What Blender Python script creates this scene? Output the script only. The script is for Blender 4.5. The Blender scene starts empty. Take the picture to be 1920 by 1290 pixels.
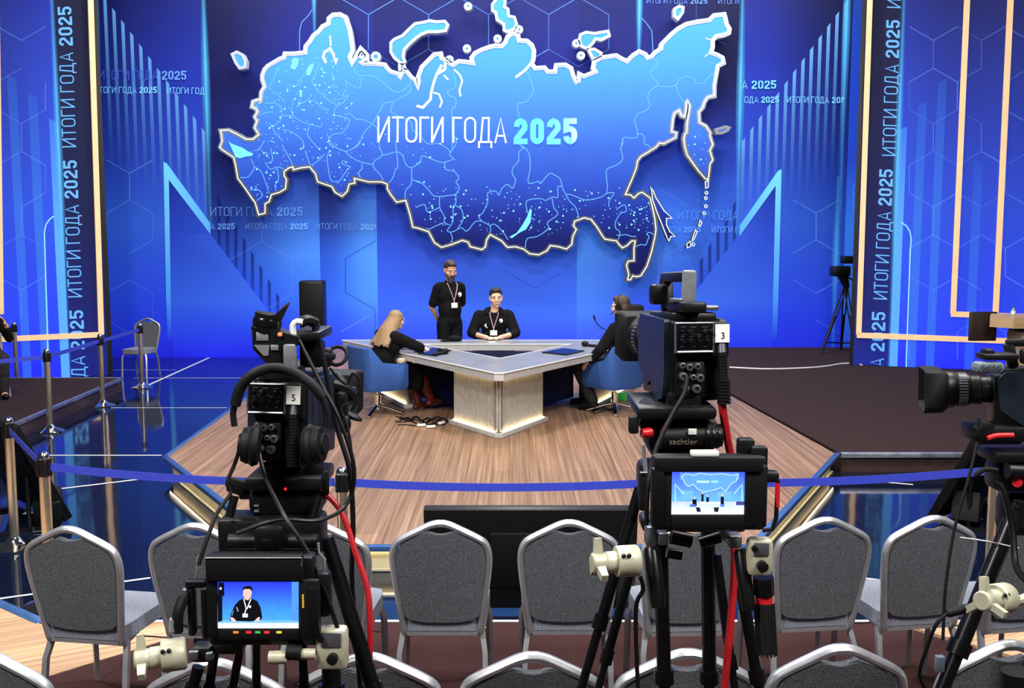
import bpy, bmesh, math, random
from mathutils import Vector, Matrix, Euler
from mathutils.geometry import tessellate_polygon
random.seed(7)
S = bpy.context.scene
COL = S.collection
R = math.radians

# ---------------------------------------------------------------- camera
CAM_Z, PITCH, F = 2.35, R(6.15), 1900.0
cd = bpy.data.cameras.new('camera'); cam = bpy.data.objects.new('camera', cd); COL.objects.link(cam)
cam.location = (0, 0, CAM_Z); cam.rotation_euler = (R(90) - PITCH, 0, 0)
cd.sensor_width = 36; cd.lens = F / 1920 * 36; cd.clip_start = .05; cd.clip_end = 200
S.camera = cam
# ---------------------------------------------------------------- exposure, world, lights
vs = S.view_settings
S.display_settings.display_device = 'sRGB'
vs.view_transform = 'Standard'; vs.look = 'None'; vs.gamma = 1; vs.use_curve_mapping = False; vs.exposure = 0.0
W = bpy.data.worlds.new('hall'); S.world = W; W.use_nodes = True
W.node_tree.nodes['Background'].inputs[0].default_value = (.55, .62, .8, 1)
W.node_tree.nodes['Background'].inputs[1].default_value = .06

def area(name, loc, target, size, energy, col=(1, 1, 1), sy=None, spread=None):
    l = bpy.data.lights.new(name, 'AREA'); l.energy = energy; l.color = col; l.size = size
    if sy: l.shape = 'RECTANGLE'; l.size_y = sy
    if spread: l.spread = spread
    o = bpy.data.objects.new(name, l); COL.objects.link(o); o.location = loc
    o.rotation_euler = (Vector(target) - Vector(loc)).to_track_quat('-Z', 'Y').to_euler()
    return o
WARM = (1, .9, .78); COOL = (.82, .9, 1)
# rig on the hall's lighting trusses, all above the frame; backdrop lamp is added
area('truss_light_stage_left', (-4.5, 6.0, 7.5), (-.5, 11.5, .5), 1.0, 520, WARM)
area('truss_light_stage_right', (4.0, 6.0, 7.5), (.5, 11.5, .5), 1.0, 520, WARM)
area('truss_light_desk', (0, 12.2, 7.6), (-.1, 12.3, .9), 1.2, 380, (1, .95, .9))
area('truss_light_wash_left', (-3.2, .2, 6.0), (-1.0, 5, .6), 1.6, 430, (1, .97, .93))
area('truss_light_wash_right', (3.2, .2, 6.0), (1.0, 5, .6), 1.6, 430, (1, .97, .93))
area('truss_light_audience', (0, 4.6, 6.8), (0, 4.0, 1.0), 2.5, 430, COOL, 1.2)
area('added_backdrop_light', (0, 16.6, 8.6), (0, 19.4, 3.2), 13, 1080, (.9, .95, 1), .35)  # added lamp, throws the map's shadow down the wall

# ---------------------------------------------------------------- pixel rays onto known planes
cp, sp = math.cos(PITCH), math.sin(PITCH)
def ray(u, v):
    a, b = u - 960.0, v - 645.0
    return Vector((a, F * cp - b * sp, -F * sp - b * cp))
def P(u, v, y):
    r = ray(u, v); t = y / r.y
    return Vector((r.x * t, y, CAM_Z + r.z * t))
def G(u, v, z=0.0):
    r = ray(u, v); t = (z - CAM_Z) / r.z
    return Vector((r.x * t, r.y * t, z))

# ---------------------------------------------------------------- mesh builder
def xform(loc=(0, 0, 0), rot=(0, 0, 0), scale=1):
    return Matrix.Translation(loc) @ Euler(rot).to_matrix().to_4x4() @ Matrix.Scale(scale, 4)
def frame(p, d, up=(0, 0, 1)):
    d = Vector(d).normalized(); up = Vector(up)
    x = up.cross(d)
    if x.length < 1e-4: x = Vector((1, 0, 0)).cross(d)
    if x.length < 1e-4: x = Vector((0, 1, 0)).cross(d)
    x.normalize(); y = d.cross(x)
    m = Matrix((x, y, d)).transposed().to_4x4(); m.translation = Vector(p); return m
def smooth_path(pts, n=5, closed=False):
    pts = [Vector(p) for p in pts]; out = []; N = len(pts)
    rng = range(N if closed else N - 1)
    for i in rng:
        p1, p2 = pts[i], pts[(i + 1) % N]
        p0 = pts[i - 1] if (i > 0 or closed) else p1
        p3 = pts[(i + 2) % N] if (i + 2 < N or closed) else p2
        for k in range(n):
            t = k / n
            out.append(.5 * ((2 * p1) + (p2 - p0) * t + (2 * p0 - 5 * p1 + 4 * p2 - p3) * t * t + (3 * p1 - p0 - 3 * p2 + p3) * t ** 3))
    if not closed: out.append(pts[-1])
    return out

class MB:
    def __init__(self): self.v = []; self.f = []; self.m = []; self.c = {}; self.M = Matrix.Identity(4)
    def add(self, vs, fs, mi=0, M=None):
        b = len(self.v); T = self.M @ M if M is not None else self.M
        self.v += [T @ Vector(p) for p in vs]
        for f in fs: self.f.append([b + i for i in f]); self.m.append(mi)
        return self
    def box(self, c, s, mi=0, rot=(0, 0, 0), bev=0, seg=2):
        M = xform(c, rot)
        if bev:
            bm = bmesh.new(); bmesh.ops.create_cube(bm, size=1)
            for v in bm.verts: v.co = Vector((v.co.x * s[0], v.co.y * s[1], v.co.z * s[2]))
            bmesh.ops.bevel(bm, geom=bm.edges[:], offset=min(bev, min(s) * .49), segments=seg, affect='EDGES', profile=.5)
            bm.verts.index_update()
            self.add([v.co.copy() for v in bm.verts], [[v.index for v in f.verts] for f in bm.faces], mi, M); bm.free(); return self
        x, y, z = s[0] / 2, s[1] / 2, s[2] / 2
        return self.add([(-x, -y, -z), (x, -y, -z), (x, y, -z), (-x, y, -z), (-x, -y, z), (x, -y, z), (x, y, z), (-x, y, z)],
                        [(3, 2, 1, 0), (4, 5, 6, 7), (0, 1, 5, 4), (1, 2, 6, 5), (2, 3, 7, 6), (3, 0, 4, 7)], mi, M)
    def cyl(self, p0, p1, r0, r1=None, n=16, mi=0, caps=True):
        p0, p1 = Vector(p0), Vector(p1); r1 = r0 if r1 is None else r1
        M = frame(p0, p1 - p0); L = (p1 - p0).length; vs = []
        for z, r in ((0, r0), (L, r1)):
            vs += [(r * math.cos(2 * math.pi * i / n), r * math.sin(2 * math.pi * i / n), z) for i in range(n)]
        fs = [(i, (i + 1) % n, n + (i + 1) % n, n + i) for i in range(n)]
        if caps: fs += [list(range(n))[::-1], list(range(n, 2 * n))]
        return self.add(vs, fs, mi, M)
    def lathe(self, prof, p=(0, 0, 0), d=(0, 0, 1), n=24, mi=0):
        M = frame(p, d); vs = []; fs = []
        for r, z in prof:
            vs += [(max(r, 1e-4) * math.cos(2 * math.pi * i / n), max(r, 1e-4) * math.sin(2 * math.pi * i / n), z) for i in range(n)]
        for k in range(len(prof) - 1):
            fs += [(k * n + i, k * n + (i + 1) % n, (k + 1) * n + (i + 1) % n, (k + 1) * n + i) for i in range(n)]
        L = len(prof) - 1
        fs += [list(range(n))[::-1], [L * n + i for i in range(n)]]
        return self.add(vs, fs, mi, M)
    def tube(self, pts, r, n=8, mi=0, closed=False, flat=None, up=None):
        pts = [Vector(p) for p in pts]; N = len(pts); vs = []; fs = []
        prev = None
        for i, p in enumerate(pts):
            a = pts[i - 1] if (i > 0 or closed) else p
            b = pts[(i + 1) % N] if (i < N - 1 or closed) else p
            d = (b - a).normalized() if (b - a).length > 1e-9 else Vector((0, 0, 1))
            if up is not None: x = Vector(up)
            elif prev is None: x = Vector((0, 0, 1)) if abs(d.z) < .9 else Vector((1, 0, 0))
            else: x = prev
            x = (x - d * x.dot(d))
            if x.length < 1e-5: x = d.orthogonal()
            x.normalize(); prev = x; y = d.cross(x)
            ra, rb = (r, r) if flat is None else flat
            for k in range(n):
                t = 2 * math.pi * (k + .5) / n
                c, s_ = math.cos(t), math.sin(t)
                if flat is not None and n == 4: c, s_ = c * 1.414, s_ * 1.414
                vs.append(p + x * ra * c + y * rb * s_)
        M_ = N if closed else N - 1
        for i in range(M_):
            j = (i + 1) % N
            fs += [(i * n + k, i * n + (k + 1) % n, j * n + (k + 1) % n, j * n + k) for k in range(n)]
        if not closed: fs += [list(range(n))[::-1], [(N - 1) * n + k for k in range(n)]]
        return self.add(vs, fs, mi)
    def prism(self, poly, z0, z1, mi=0, M=None, side=None):
        n = len(poly); vs = [(p[0], p[1], z0) for p in poly] + [(p[0], p[1], z1) for p in poly]
        area2 = sum(poly[i][0] * poly[(i + 1) % n][1] - poly[(i + 1) % n][0] * poly[i][1] for i in range(n))
        tri = tessellate_polygon([[Vector((p[0], p[1], 0)) for p in poly]])
        top = []
        for t in tri:
            a, b, c = [Vector((poly[i][0], poly[i][1])) for i in t]
            cr = (b - a).x * (c - a).y - (b - a).y * (c - a).x
            top.append(tuple(t) if cr > 0 else tuple(reversed(t)))
        self.add(vs, [tuple(i + n for i in t) for t in top] + [tuple(reversed(t)) for t in top], mi, M)
        fs = [(i, (i + 1) % n, n + (i + 1) % n, n + i) for i in range(n)]
        if area2 < 0: fs = [tuple(reversed(f)) for f in fs]
        return self.add(vs, fs, mi if side is None else side, M)
    def ell(self, c, r, rot=(0, 0, 0), seg=16, rings=10, mi=0):
        M = xform(c, rot) if not isinstance(rot, Matrix) else Matrix.Translation(c) @ rot
        r = (r, r, r) if not hasattr(r, '__len__') else r; vs = [(0, 0, -r[2])]; fs = []
        for k in range(1, rings):
            a = -math.pi / 2 + math.pi * k / rings
            vs += [(r[0] * math.cos(a) * math.cos(2 * math.pi * i / seg), r[1] * math.cos(a) * math.sin(2 * math.pi * i / seg), r[2] * math.sin(a)) for i in range(seg)]
        vs.append((0, 0, r[2])); T = len(vs) - 1
        fs += [(0, 1 + (i + 1) % seg, 1 + i) for i in range(seg)]
        for k in range(rings - 2):
            b = 1 + k * seg
            fs += [(b + i, b + (i + 1) % seg, b + seg + (i + 1) % seg, b + seg + i) for i in range(seg)]
        b = 1 + (rings - 2) * seg
        fs += [(b + i, b + (i + 1) % seg, T) for i in range(seg)]
        return self.add(vs, fs, mi, M)
    def limb(self, p0, r0, p1, r1, mi=0, n=14):
        p0, p1 = Vector(p0), Vector(p1); L = (p1 - p0).length; prof = []
        for k in range(6):
            a = -math.pi / 2 + k * math.pi / 10; prof.append((r0 * math.cos(a), r0 * math.sin(a)))
        for k in range(6):
            a = k * math.pi / 10; prof.append((r1 * math.cos(a), L + r1 * math.sin(a)))
        return self.lathe(prof, p0, p1 - p0, n, mi)
    def build(self, name, mats, parent=None, ang=40, world=False, smooth=True):
        if not isinstance(mats, (list, tuple)): mats = [mats]
        vs = self.v
        if world and parent is not None:
            inv = ROOTM[parent].inverted(); vs = [inv @ p for p in vs]
        me = bpy.data.meshes.new(name); me.from_pydata([tuple(p) for p in vs], [], self.f)
        for m in mats: me.materials.append(m)
        me.polygons.foreach_set('material_index', self.m)
        if smooth:
            me.polygons.foreach_set('use_smooth', [True] * len(self.f)); me.set_sharp_from_angle(angle=R(ang))
        me.update()
        o = bpy.data.objects.new(name, me); COL.objects.link(o)
        if parent is not None: o.parent = parent; ROOTM[o] = ROOTM[parent]
        else: ROOTM[o] = Matrix.Identity(4)
        return o
ROOTM = {}
def tag(o, label, cat=None, group=None, kind=None):
    if label: o['label'] = label
    if cat: o['category'] = cat
    if group: o['group'] = group
    if kind: o['kind'] = kind
    return o
def thing(name, label, cat, loc=(0, 0, 0), rotz=0, group=None, rot=None):
    o = bpy.data.objects.new(name, None); COL.objects.link(o); o.empty_display_size = .1
    o.location = loc; o.rotation_euler = rot if rot else (0, 0, rotz)
    ROOTM[o] = xform(loc, rot if rot else (0, 0, rotz))
    return tag(o, label, cat, group)
def struct(mb, name, mats, label=None, ang=40):
    o = mb.build(name, mats, None, ang); o['kind'] = 'structure'
    if label: o['label'] = label
    return o
def dup(root, loc, rotz, label, group=None):
    r = root.copy(); COL.objects.link(r); r.location = loc; r.rotation_euler = (0, 0, rotz)
    r['label'] = label; ROOTM[r] = xform(loc, (0, 0, rotz))
    if group: r['group'] = group
    for ch in list(root.children):
        c = ch.copy(); COL.objects.link(c); c.parent = r; ROOTM[c] = ROOTM[r]
        for g in ch.children:
            d = g.copy(); COL.objects.link(d); d.parent = c
    return r

# ---------------------------------------------------------------- materials
def lin(c):
    return tuple((x / 12.92 if x <= .04045 else ((x + .055) / 1.055) ** 2.4) for x in [k / 255 for k in c])
def mk(name, rgb, rough=.5, metal=0, var=.12, scale=30, bump=0, bscale=None, emit=None, estr=1, alpha=None, spec=.5, stretch=None, coat=0):
    m = bpy.data.materials.new(name); m.use_nodes = True; nt = m.node_tree; N, L = nt.nodes, nt.links
    b = N['Principled BSDF']; c = lin(rgb)
    b.inputs['Roughness'].default_value = rough; b.inputs['Metallic'].default_value = metal
    b.inputs['Specular IOR Level'].default_value = spec; b.inputs['Coat Weight'].default_value = coat
    tc = N.new('ShaderNodeTexCoord'); mp = N.new('ShaderNodeMapping'); L.new(tc.outputs['Object'], mp.inputs[0])
    if stretch: mp.inputs['Scale'].default_value = stretch
    nz = N.new('ShaderNodeTexNoise'); nz.inputs['Scale'].default_value = scale; nz.inputs['Detail'].default_value = 5
    L.new(mp.outputs[0], nz.inputs['Vector'])
    rp = N.new('ShaderNodeValToRGB'); e = rp.color_ramp.elements
    e[0].position = .3; e[1].position = .7
    e[0].color = tuple(x * (1 - var) for x in c) + (1,); e[1].color = tuple(min(1, x * (1 + var)) for x in c) + (1,)
    L.new(nz.outputs['Fac'], rp.inputs[0]); L.new(rp.outputs[0], b.inputs['Base Color'])
    if bump:
        n2 = N.new('ShaderNodeTexNoise'); n2.inputs['Scale'].default_value = bscale or scale * 4; n2.inputs['Detail'].default_value = 3
        L.new(mp.outputs[0], n2.inputs['Vector'])
        bp = N.new('ShaderNodeBump'); bp.inputs['Strength'].default_value = bump; bp.inputs['Distance'].default_value = .01
        L.new(n2.outputs['Fac'], bp.inputs['Height']); L.new(bp.outputs[0], b.inputs['Normal'])
    if emit:
        b.inputs['Emission Color'].default_value = lin(emit) + (1,); b.inputs['Emission Strength'].default_value = estr
    if alpha is not None: b.inputs['Alpha'].default_value = alpha
    return m
def led_mat(name, emit_strength, diffuse, rough=.55, spec=.15):
    """LED or back-lit graphic surface: its picture is stored as a colour attribute and shines."""
    m = bpy.data.materials.new(name); m.use_nodes = True; nt = m.node_tree; N, L = nt.nodes, nt.links
    b = N['Principled BSDF']; a = N.new('ShaderNodeAttribute'); a.attribute_name = 'Col'
    tc = N.new('ShaderNodeTexCoord'); nz = N.new('ShaderNodeTexNoise'); nz.inputs['Scale'].default_value = 60; nz.inputs['Detail'].default_value = 4
    L.new(tc.outputs['Object'], nz.inputs['Vector'])
    mr = N.new('ShaderNodeMapRange'); mr.inputs['To Min'].default_value = .86; mr.inputs['To Max'].default_value = 1.14
    L.new(nz.outputs['Fac'], mr.inputs['Value'])
    mx = N.new('ShaderNodeVectorMath'); mx.operation = 'SCALE'; L.new(a.outputs['Color'], mx.inputs[0]); L.new(mr.outputs[0], mx.inputs['Scale'])
    L.new(mx.outputs[0], b.inputs['Emission Color']); b.inputs['Emission Strength'].default_value = emit_strength
    v2 = N.new('ShaderNodeVectorMath'); v2.operation = 'SCALE'; v2.inputs['Scale'].default_value = diffuse
    L.new(a.outputs['Color'], v2.inputs[0]); L.new(v2.outputs[0], b.inputs['Base Color'])
    b.inputs['Roughness'].default_value = rough; b.inputs['Specular IOR Level'].default_value = spec
    L.new(a.outputs['Alpha'], b.inputs['Alpha'])
    return m
M = {}
M['led'] = led_mat('led_wall_picture', .25, .85)
M['panel'] = led_mat('lit_panel_picture', .85, .4)
M['screen'] = led_mat('small_screen_picture', 1.25, .05, .12, .5)
M['black'] = mk('black_plastic', (12, 12, 13), .42, 0, .25, 60, .05, 200, spec=.32)
M['black2'] = mk('matt_black_rubber', (9, 9, 10), .6, 0, .3, 80, spec=.25)
M['black_gloss'] = mk('gloss_black', (12, 12, 14), .16, 0, .2, 40)
M['carbon'] = mk('black_tube_metal', (20, 20, 22), .28, .5, .2, 60)
M['camblue'] = mk('blue_black_camera_paint', (28, 36, 48), .36, .2, .2, 25, .08, 400)
M['grey_metal'] = mk('grey_cast_metal', (128, 132, 138), .35, .8, .15, 40)
M['handle_grey'] = mk('worn_grey_handle', (120, 124, 128), .45, .15, .25, 30)
M['alu'] = mk('brushed_aluminium', (186, 188, 192), .38, .75, .14, 12, .04, 300)
M['chrome'] = mk('chrome', (225, 225, 222), .09, 1, .06, 20)
M['brass_chrome'] = mk('polished_stanchion_steel', (226, 214, 190), .24, .95, .08, 8)
M['fabric'] = mk('grey_tweed_fabric', (90, 93, 98), .95, 0, .55, 190, .35, 500, spec=.1)
M['seat_fabric'] = mk('grey_seat_fabric', (124, 128, 140), .95, 0, .5, 160, .35, 500, spec=.1)
M['bluefab'] = mk('blue_office_fabric', (52, 84, 146), .95, 0, .2, 120, .25, 500, spec=.1)
M['belt'] = mk('blue_woven_belt', (46, 62, 186), .75, 0, .12, 200)
M['carpet'] = mk('dark_brown_carpet', (54, 42, 43), 1, 0, .35, 120, .3, 400, spec=.05)
M['carpet_red'] = mk('maroon_carpet', (60, 40, 40), 1, 0, .3, 120, .3, 400, spec=.05)
M['maroon'] = mk('maroon_plinth_board', (52, 32, 30), .6, 0, .2, 12)
M['trim_blue'] = mk('blue_anodised_edge', (70, 110, 170), .35, .6, .15, 20)
M['trim_alu'] = mk('worn_alu_edge', (150, 156, 172), .35, .8, .3, 9)
M['white_line'] = mk('white_floor_tape', (205, 210, 215), .5, 0, .06, 20)
M['cream'] = mk('cream_lit_panel', (226, 218, 186), .45, 0, .06, 8)
M['ledstrip'] = mk('warm_led_strip', (255, 240, 205), .5, 0, .02, 5, emit=(255, 226, 170), estr=13)
M['ledstrip2'] = mk('soft_led_strip', (255, 240, 205), .5, 0, .02, 5, emit=(255, 232, 180), estr=16)
M['desk_top'] = mk('grey_laminate_top', (140, 144, 152), .28, .1, .12, 3, 0)
M['desk_edge'] = mk('pale_grey_edge', (188, 188, 184), .4, .2, .08, 10)
M['rib'] = mk('pale_ribbed_board', (176, 172, 164), .6, 0, .14, 14)
M['rib_back'] = mk('shadowed_rib_gap_board', (112, 104, 96), .7, 0, .1, 14)
M['navy'] = mk('navy_panel', (18, 26, 66), .4, 0, .2, 8)
M['peach'] = mk('glowing_peach_trim_wood', (246, 206, 160), .5, 0, .07, 6, emit=(240, 190, 130), estr=.28)  # trim is no lamp, a faint glow is put into its colour
M['mapside'] = mk('map_metal_edge', (104, 102, 98), .5, .3, .15, 6)
M['oak'] = mk('oak_veneer', (176, 146, 112), .5, 0, .18, 8, .05, 60, stretch=(1, 1, 9))
M['oak_dark'] = mk('grey_brown_veneer', (92, 78, 70), .55, 0, .18, 8, stretch=(1, 1, 9))
M['darkbrown'] = mk('dark_brown_board', (32, 20, 17), .5, 0, .2, 9)
M['beige'] = mk('beige_enamel', (176, 174, 150), .42, .1, .16, 26, .05, 90)
M['red'] = mk('red_plastic', (196, 26, 36), .4, 0, .12, 30)
M['redcable'] = mk('red_cable_jacket', (176, 22, 30), .45, 0, .15, 40)
M['paper'] = mk('white_paper', (238, 238, 230), .8, 0, .03, 20)
M['ink'] = mk('black_ink', (20, 20, 22), .8)
M['silver_ink'] = mk('grey_ink', (150, 146, 130), .6)
M['white_plastic'] = mk('white_plastic', (225, 226, 222), .45, 0, .06, 20)
M['glass'] = mk('dark_glass', (16, 26, 48), .08, 0, .2, 4)
M['skin'] = mk('skin', (205, 158, 130), .55, 0, .12, 14)
M['skin_pale'] = mk('skin_fair', (222, 178, 152), .55, 0, .1, 14)
M['cloth_black'] = mk('black_cotton', (15, 15, 17), .9, 0, .35, 30, .2, 40, spec=.15)
M['cloth_grey'] = mk('washed_dark_denim', (42, 42, 44), .9, 0, .45, 16, .25, 60, spec=.15)
M['hair_brown'] = mk('brown_hair', (58, 42, 32), .6, 0, .4, 60, .3, 200)
M['hair_dark'] = mk('dark_hair', (34, 28, 25), .65, 0, .4, 60, .3, 200)
M['hair_blond'] = mk('blond_hair', (150, 122, 88), .5, 0, .35, 22, .4, 60, stretch=(9, 9, 1))
M['beard'] = mk('grey_brown_beard', (66, 58, 54), .8, 0, .4, 90, .3, 200)
M['boot'] = mk('brown_red_leather', (92, 30, 20), .42, 0, .3, 14)
M['eye_white'] = mk('eye_white', (225, 220, 215), .3)
M['eye_dark'] = mk('eye_iris', (40, 34, 32), .3)
M['lip'] = mk('lips', (168, 100, 90), .5)
M['green'] = mk('green_cable', (30, 180, 70), .5, 0, .1, 30)
M['orange'] = mk('orange_button', (240, 130, 70), .5, emit=(255, 120, 50), estr=.6)
M['led_red'] = mk('red_led', (200, 20, 30), .4, emit=(255, 30, 40), estr=2)
M['led_green'] = mk('green_led', (60, 160, 60), .4, emit=(90, 200, 80), estr=.5)
M['led_yellow'] = mk('yellow_led', (200, 190, 60), .4, emit=(220, 210, 60), estr=.5)
M['yellow'] = mk('yellow_sticker', (220, 180, 40), .6)
M['tally'] = mk('grey_tally', (96, 108, 120), .5)
M['bottle'] = mk('clear_bottle_plastic', (170, 190, 200), .12, 0, .1, 20, alpha=.55)
M['teal'] = mk('teal_cap', (30, 100, 120), .5)
M['knitted'] = mk('cream_knit', (196, 178, 160), .9, 0, .3, 80)

def mat_floor():
    m = bpy.data.materials.new('gloss_blue_black_floor'); m.use_nodes = True; nt = m.node_tree; N, L = nt.nodes, nt.links
    b = N['Principled BSDF']; tc = N.new('ShaderNodeTexCoord')
    b.inputs['Base Color'].default_value = (.004, .007, .022, 1); b.inputs['Specular IOR Level'].default_value = .3
    n1 = N.new('ShaderNodeTexNoise'); n1.inputs['Scale'].default_value = 3; n1.inputs['Detail'].default_value = 8
    L.new(tc.outputs['Object'], n1.inputs['Vector'])
    r1 = N.new('ShaderNodeMapRange'); r1.inputs['To Min'].default_value = .03; r1.inputs['To Max'].default_value = .09
    L.new(n1.outputs['Fac'], r1.inputs['Value']); L.new(r1.outputs[0], b.inputs['Roughness'])
    # thin scratches: stretched voronoi edges
    mp = N.new('ShaderNodeMapping'); mp.inputs['Scale'].default_value = (14, 3, 1); mp.inputs['Rotation'].default_value = (0, 0, .7); L.new(tc.outputs['Object'], mp.inputs[0])
    nn = N.new('ShaderNodeTexNoise'); nn.inputs['Scale'].default_value = 6; nn.inputs['Detail'].default_value = 9; nn.inputs['Roughness'].default_value = .75; L.new(mp.outputs[0], nn.inputs['Vector'])
    rr = N.new('ShaderNodeValToRGB'); rr.color_ramp.elements[0].position = .66; rr.color_ramp.elements[1].position = .8
    rr.color_ramp.elements[0].color = (.004, .007, .022, 1); rr.color_ramp.elements[1].color = (.16, .15, .14, 1)
    L.new(nn.outputs['Fac'], rr.inputs[0]); L.new(rr.outputs[0], b.inputs['Base Color'])
    wv = N.new('ShaderNodeTexNoise'); wv.inputs['Scale'].default_value = .9; L.new(tc.outputs['Object'], wv.inputs['Vector'])
    bp = N.new('ShaderNodeBump'); bp.inputs['Strength'].default_value = .05; bp.inputs['Distance'].default_value = .05
    L.new(wv.outputs['Fac'], bp.inputs['Height']); L.new(bp.outputs[0], b.inputs['Normal'])
    return m
def mat_wood(name, c1, c2, c3, plank=.19, rotz=0):
    m = bpy.data.materials.new(name); m.use_nodes = True; nt = m.node_tree; N, L = nt.nodes, nt.links
    b = N['Principled BSDF']; tc = N.new('ShaderNodeTexCoord'); mp = N.new('ShaderNodeMapping'); L.new(tc.outputs['Object'], mp.inputs[0])
    mp.inputs['Rotation'].default_value = (0, 0, rotz)
    m2 = N.new('ShaderNodeMapping'); m2.inputs['Scale'].default_value = (26, .3, 1); L.new(mp.outputs[0], m2.inputs[0])
    n1 = N.new('ShaderNodeTexNoise'); n1.inputs['Scale'].default_value = 1.6; n1.inputs['Detail'].default_value = 8; n1.inputs['Roughness'].default_value = .65; L.new(m2.outputs[0], n1.inputs['Vector'])
    rp = N.new('ShaderNodeValToRGB'); e = rp.color_ramp.elements; e[0].position = .32; e[1].position = .68
    e[0].color = lin(c1) + (1,); e[1].color = lin(c3) + (1,); k = e.new(.5); k.color = lin(c2) + (1,)
    L.new(n1.outputs['Fac'], rp.inputs[0])
    br = N.new('ShaderNodeTexBrick'); br.inputs['Scale'].default_value = 1; br.inputs['Brick Width'].default_value = 1.3; br.inputs['Row Height'].default_value = plank
    br.inputs['Mortar Size'].default_value = .0025; br.inputs['Color1'].default_value = (.86, .86, .86, 1); br.inputs['Color2'].default_value = (1.08, 1.06, 1.04, 1); br.inputs['Mortar'].default_value = (.5, .46, .42, 1)
    m3 = N.new('ShaderNodeMapping'); m3.inputs['Rotation'].default_value = (0, 0, R(90)); L.new(mp.outputs[0], m3.inputs[0]); L.new(m3.outputs[0], br.inputs['Vector'])
    mx = N.new('ShaderNodeMix'); mx.data_type = 'RGBA'; mx.blend_type = 'MULTIPLY'; mx.inputs[0].default_value = 1
    L.new(rp.outputs[0], mx.inputs[6]); L.new(br.outputs['Color'], mx.inputs[7]); L.new(mx.outputs[2], b.inputs['Base Color'])
    b.inputs['Roughness'].default_value = .5; b.inputs['Specular IOR Level'].default_value = .25
    return m
M['floor'] = mat_floor()
M['wood'] = mat_wood('stage_wood_planks', (100, 75, 58), (134, 104, 82), (160, 132, 108))
M['wood2'] = mat_wood('audience_wood_planks', (150, 118, 92), (182, 148, 116), (206, 174, 142), .24, R(62))
# ---------------------------------------------------------------- setting: floors and platforms
WALL_Y = 19.4
b = MB(); b.box((0, 11, -.05), (26, 18, .1), 0)
def line_on(b, p, q, w, z, mi):
    p, q = Vector(p), Vector(q); d = (q - p).normalized(); n = Vector((-d.y, d.x, 0)) * w / 2
    b.add([Vector((a.x, a.y, z)) for a in (p - n, q - n, q + n, p + n)], [(0, 1, 2, 3)], mi)
for u0, v0, u1, v1, w in ((250, 709, 462, 709, .03), (208, 765, 426, 765, .03), (88, 854, 303, 854, .04), (112, 917, 303, 894, .04), (270, 726, 392, 671, .05),
                          (205, 694, 330, 694, .02), (1582, 898, 1712, 909, .035), (0, 1123, 282, 1084, .03), (1605, 1083, 1665, 1090, .03)):
    line_on(b, G(u0, v0), G(u1, v1), w, .003, 1)
struct(b, 'floor', [M['floor'], M['white_line']], 'glossy blue-black floor with thin white lines')

SZ = .2
A_, B_, C_, D_ = G(305, 856, SZ), G(519, 1025, SZ), G(1415, 1025, SZ), G(1575, 850, SZ)
E_ = G(1211, 650.6, SZ); E_.y = WALL_Y - .03; F_ = G(590, 650.6, SZ); F_.y = WALL_Y - .03
stage = [A_, B_, C_, D_, E_, F_]
def inset(poly, d):
    out = []; n = len(poly)
    ar = sum(poly[i].x * poly[(i + 1) % n].y - poly[(i + 1) % n].x * poly[i].y for i in range(n))
    s = 1 if ar > 0 else -1
    for i in range(n):
        p, c, q = poly[i - 1], poly[i], poly[(i + 1) % n]
        e1 = (c - p); e1.z = 0; e1.normalize(); e2 = (q - c); e2.z = 0; e2.normalize()
        n1 = Vector((-e1.y, e1.x, 0)) * s; n2 = Vector((-e2.y, e2.x, 0)) * s
        k = (n1 + n2); k = k / max(.2, k.dot(n1)) if k.length > 1e-6 else n1
        out.append(c + k * d)
    return out
t = thing('stage_platform', 'low wood-topped stage platform with blue edge and lit cream sides under the big desk', 'stage')
b = MB(); b.prism([(p.x, p.y) for p in inset(stage, .05)], SZ - .03, SZ); b.build('deck', M['wood'], t)
b = MB()
for i in range(6):
    if i in (3, 4): continue
    p, q = stage[i], stage[(i + 1) % 6]; d = (q - p).normalized(); c = (p + q) / 2
    ins = inset(stage, .025); p, q = ins[i], ins[(i + 1) % 6]; c = (p + q) / 2
    b.box((c.x, c.y, SZ - .017), ((q - p).length + .04, .055, .04), 0, (0, 0, math.atan2(d.y, d.x)), .006)
b.build('edge_trim', M['trim_blue'], t)
b = MB(); b.prism([(p.x, p.y) for p in inset(stage, .085)], .004, SZ - .04); b.build('side_panel', M['cream'], t)
b = MB()
i_ = inset(stage, .055)
for k in (0, 1, 2): b.tube([i_[k] + Vector((0, 0, -.043)), i_[k + 1] + Vector((0, 0, -.043))], .005, 6)
b.build('light_strip', M['ledstrip2'], t)
b = MB(); o_ = inset(stage, .066)
for k in (0, 1, 2):
    p, q = o_[k], o_[k + 1]; c = (p + q) / 2; d = q - p
    b.box((c.x, c.y, .012), (d.length, .02, .018), 0, (0, 0, math.atan2(d.y, d.x)), .003)
b.build('base_rail', M['cream'], t)

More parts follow.
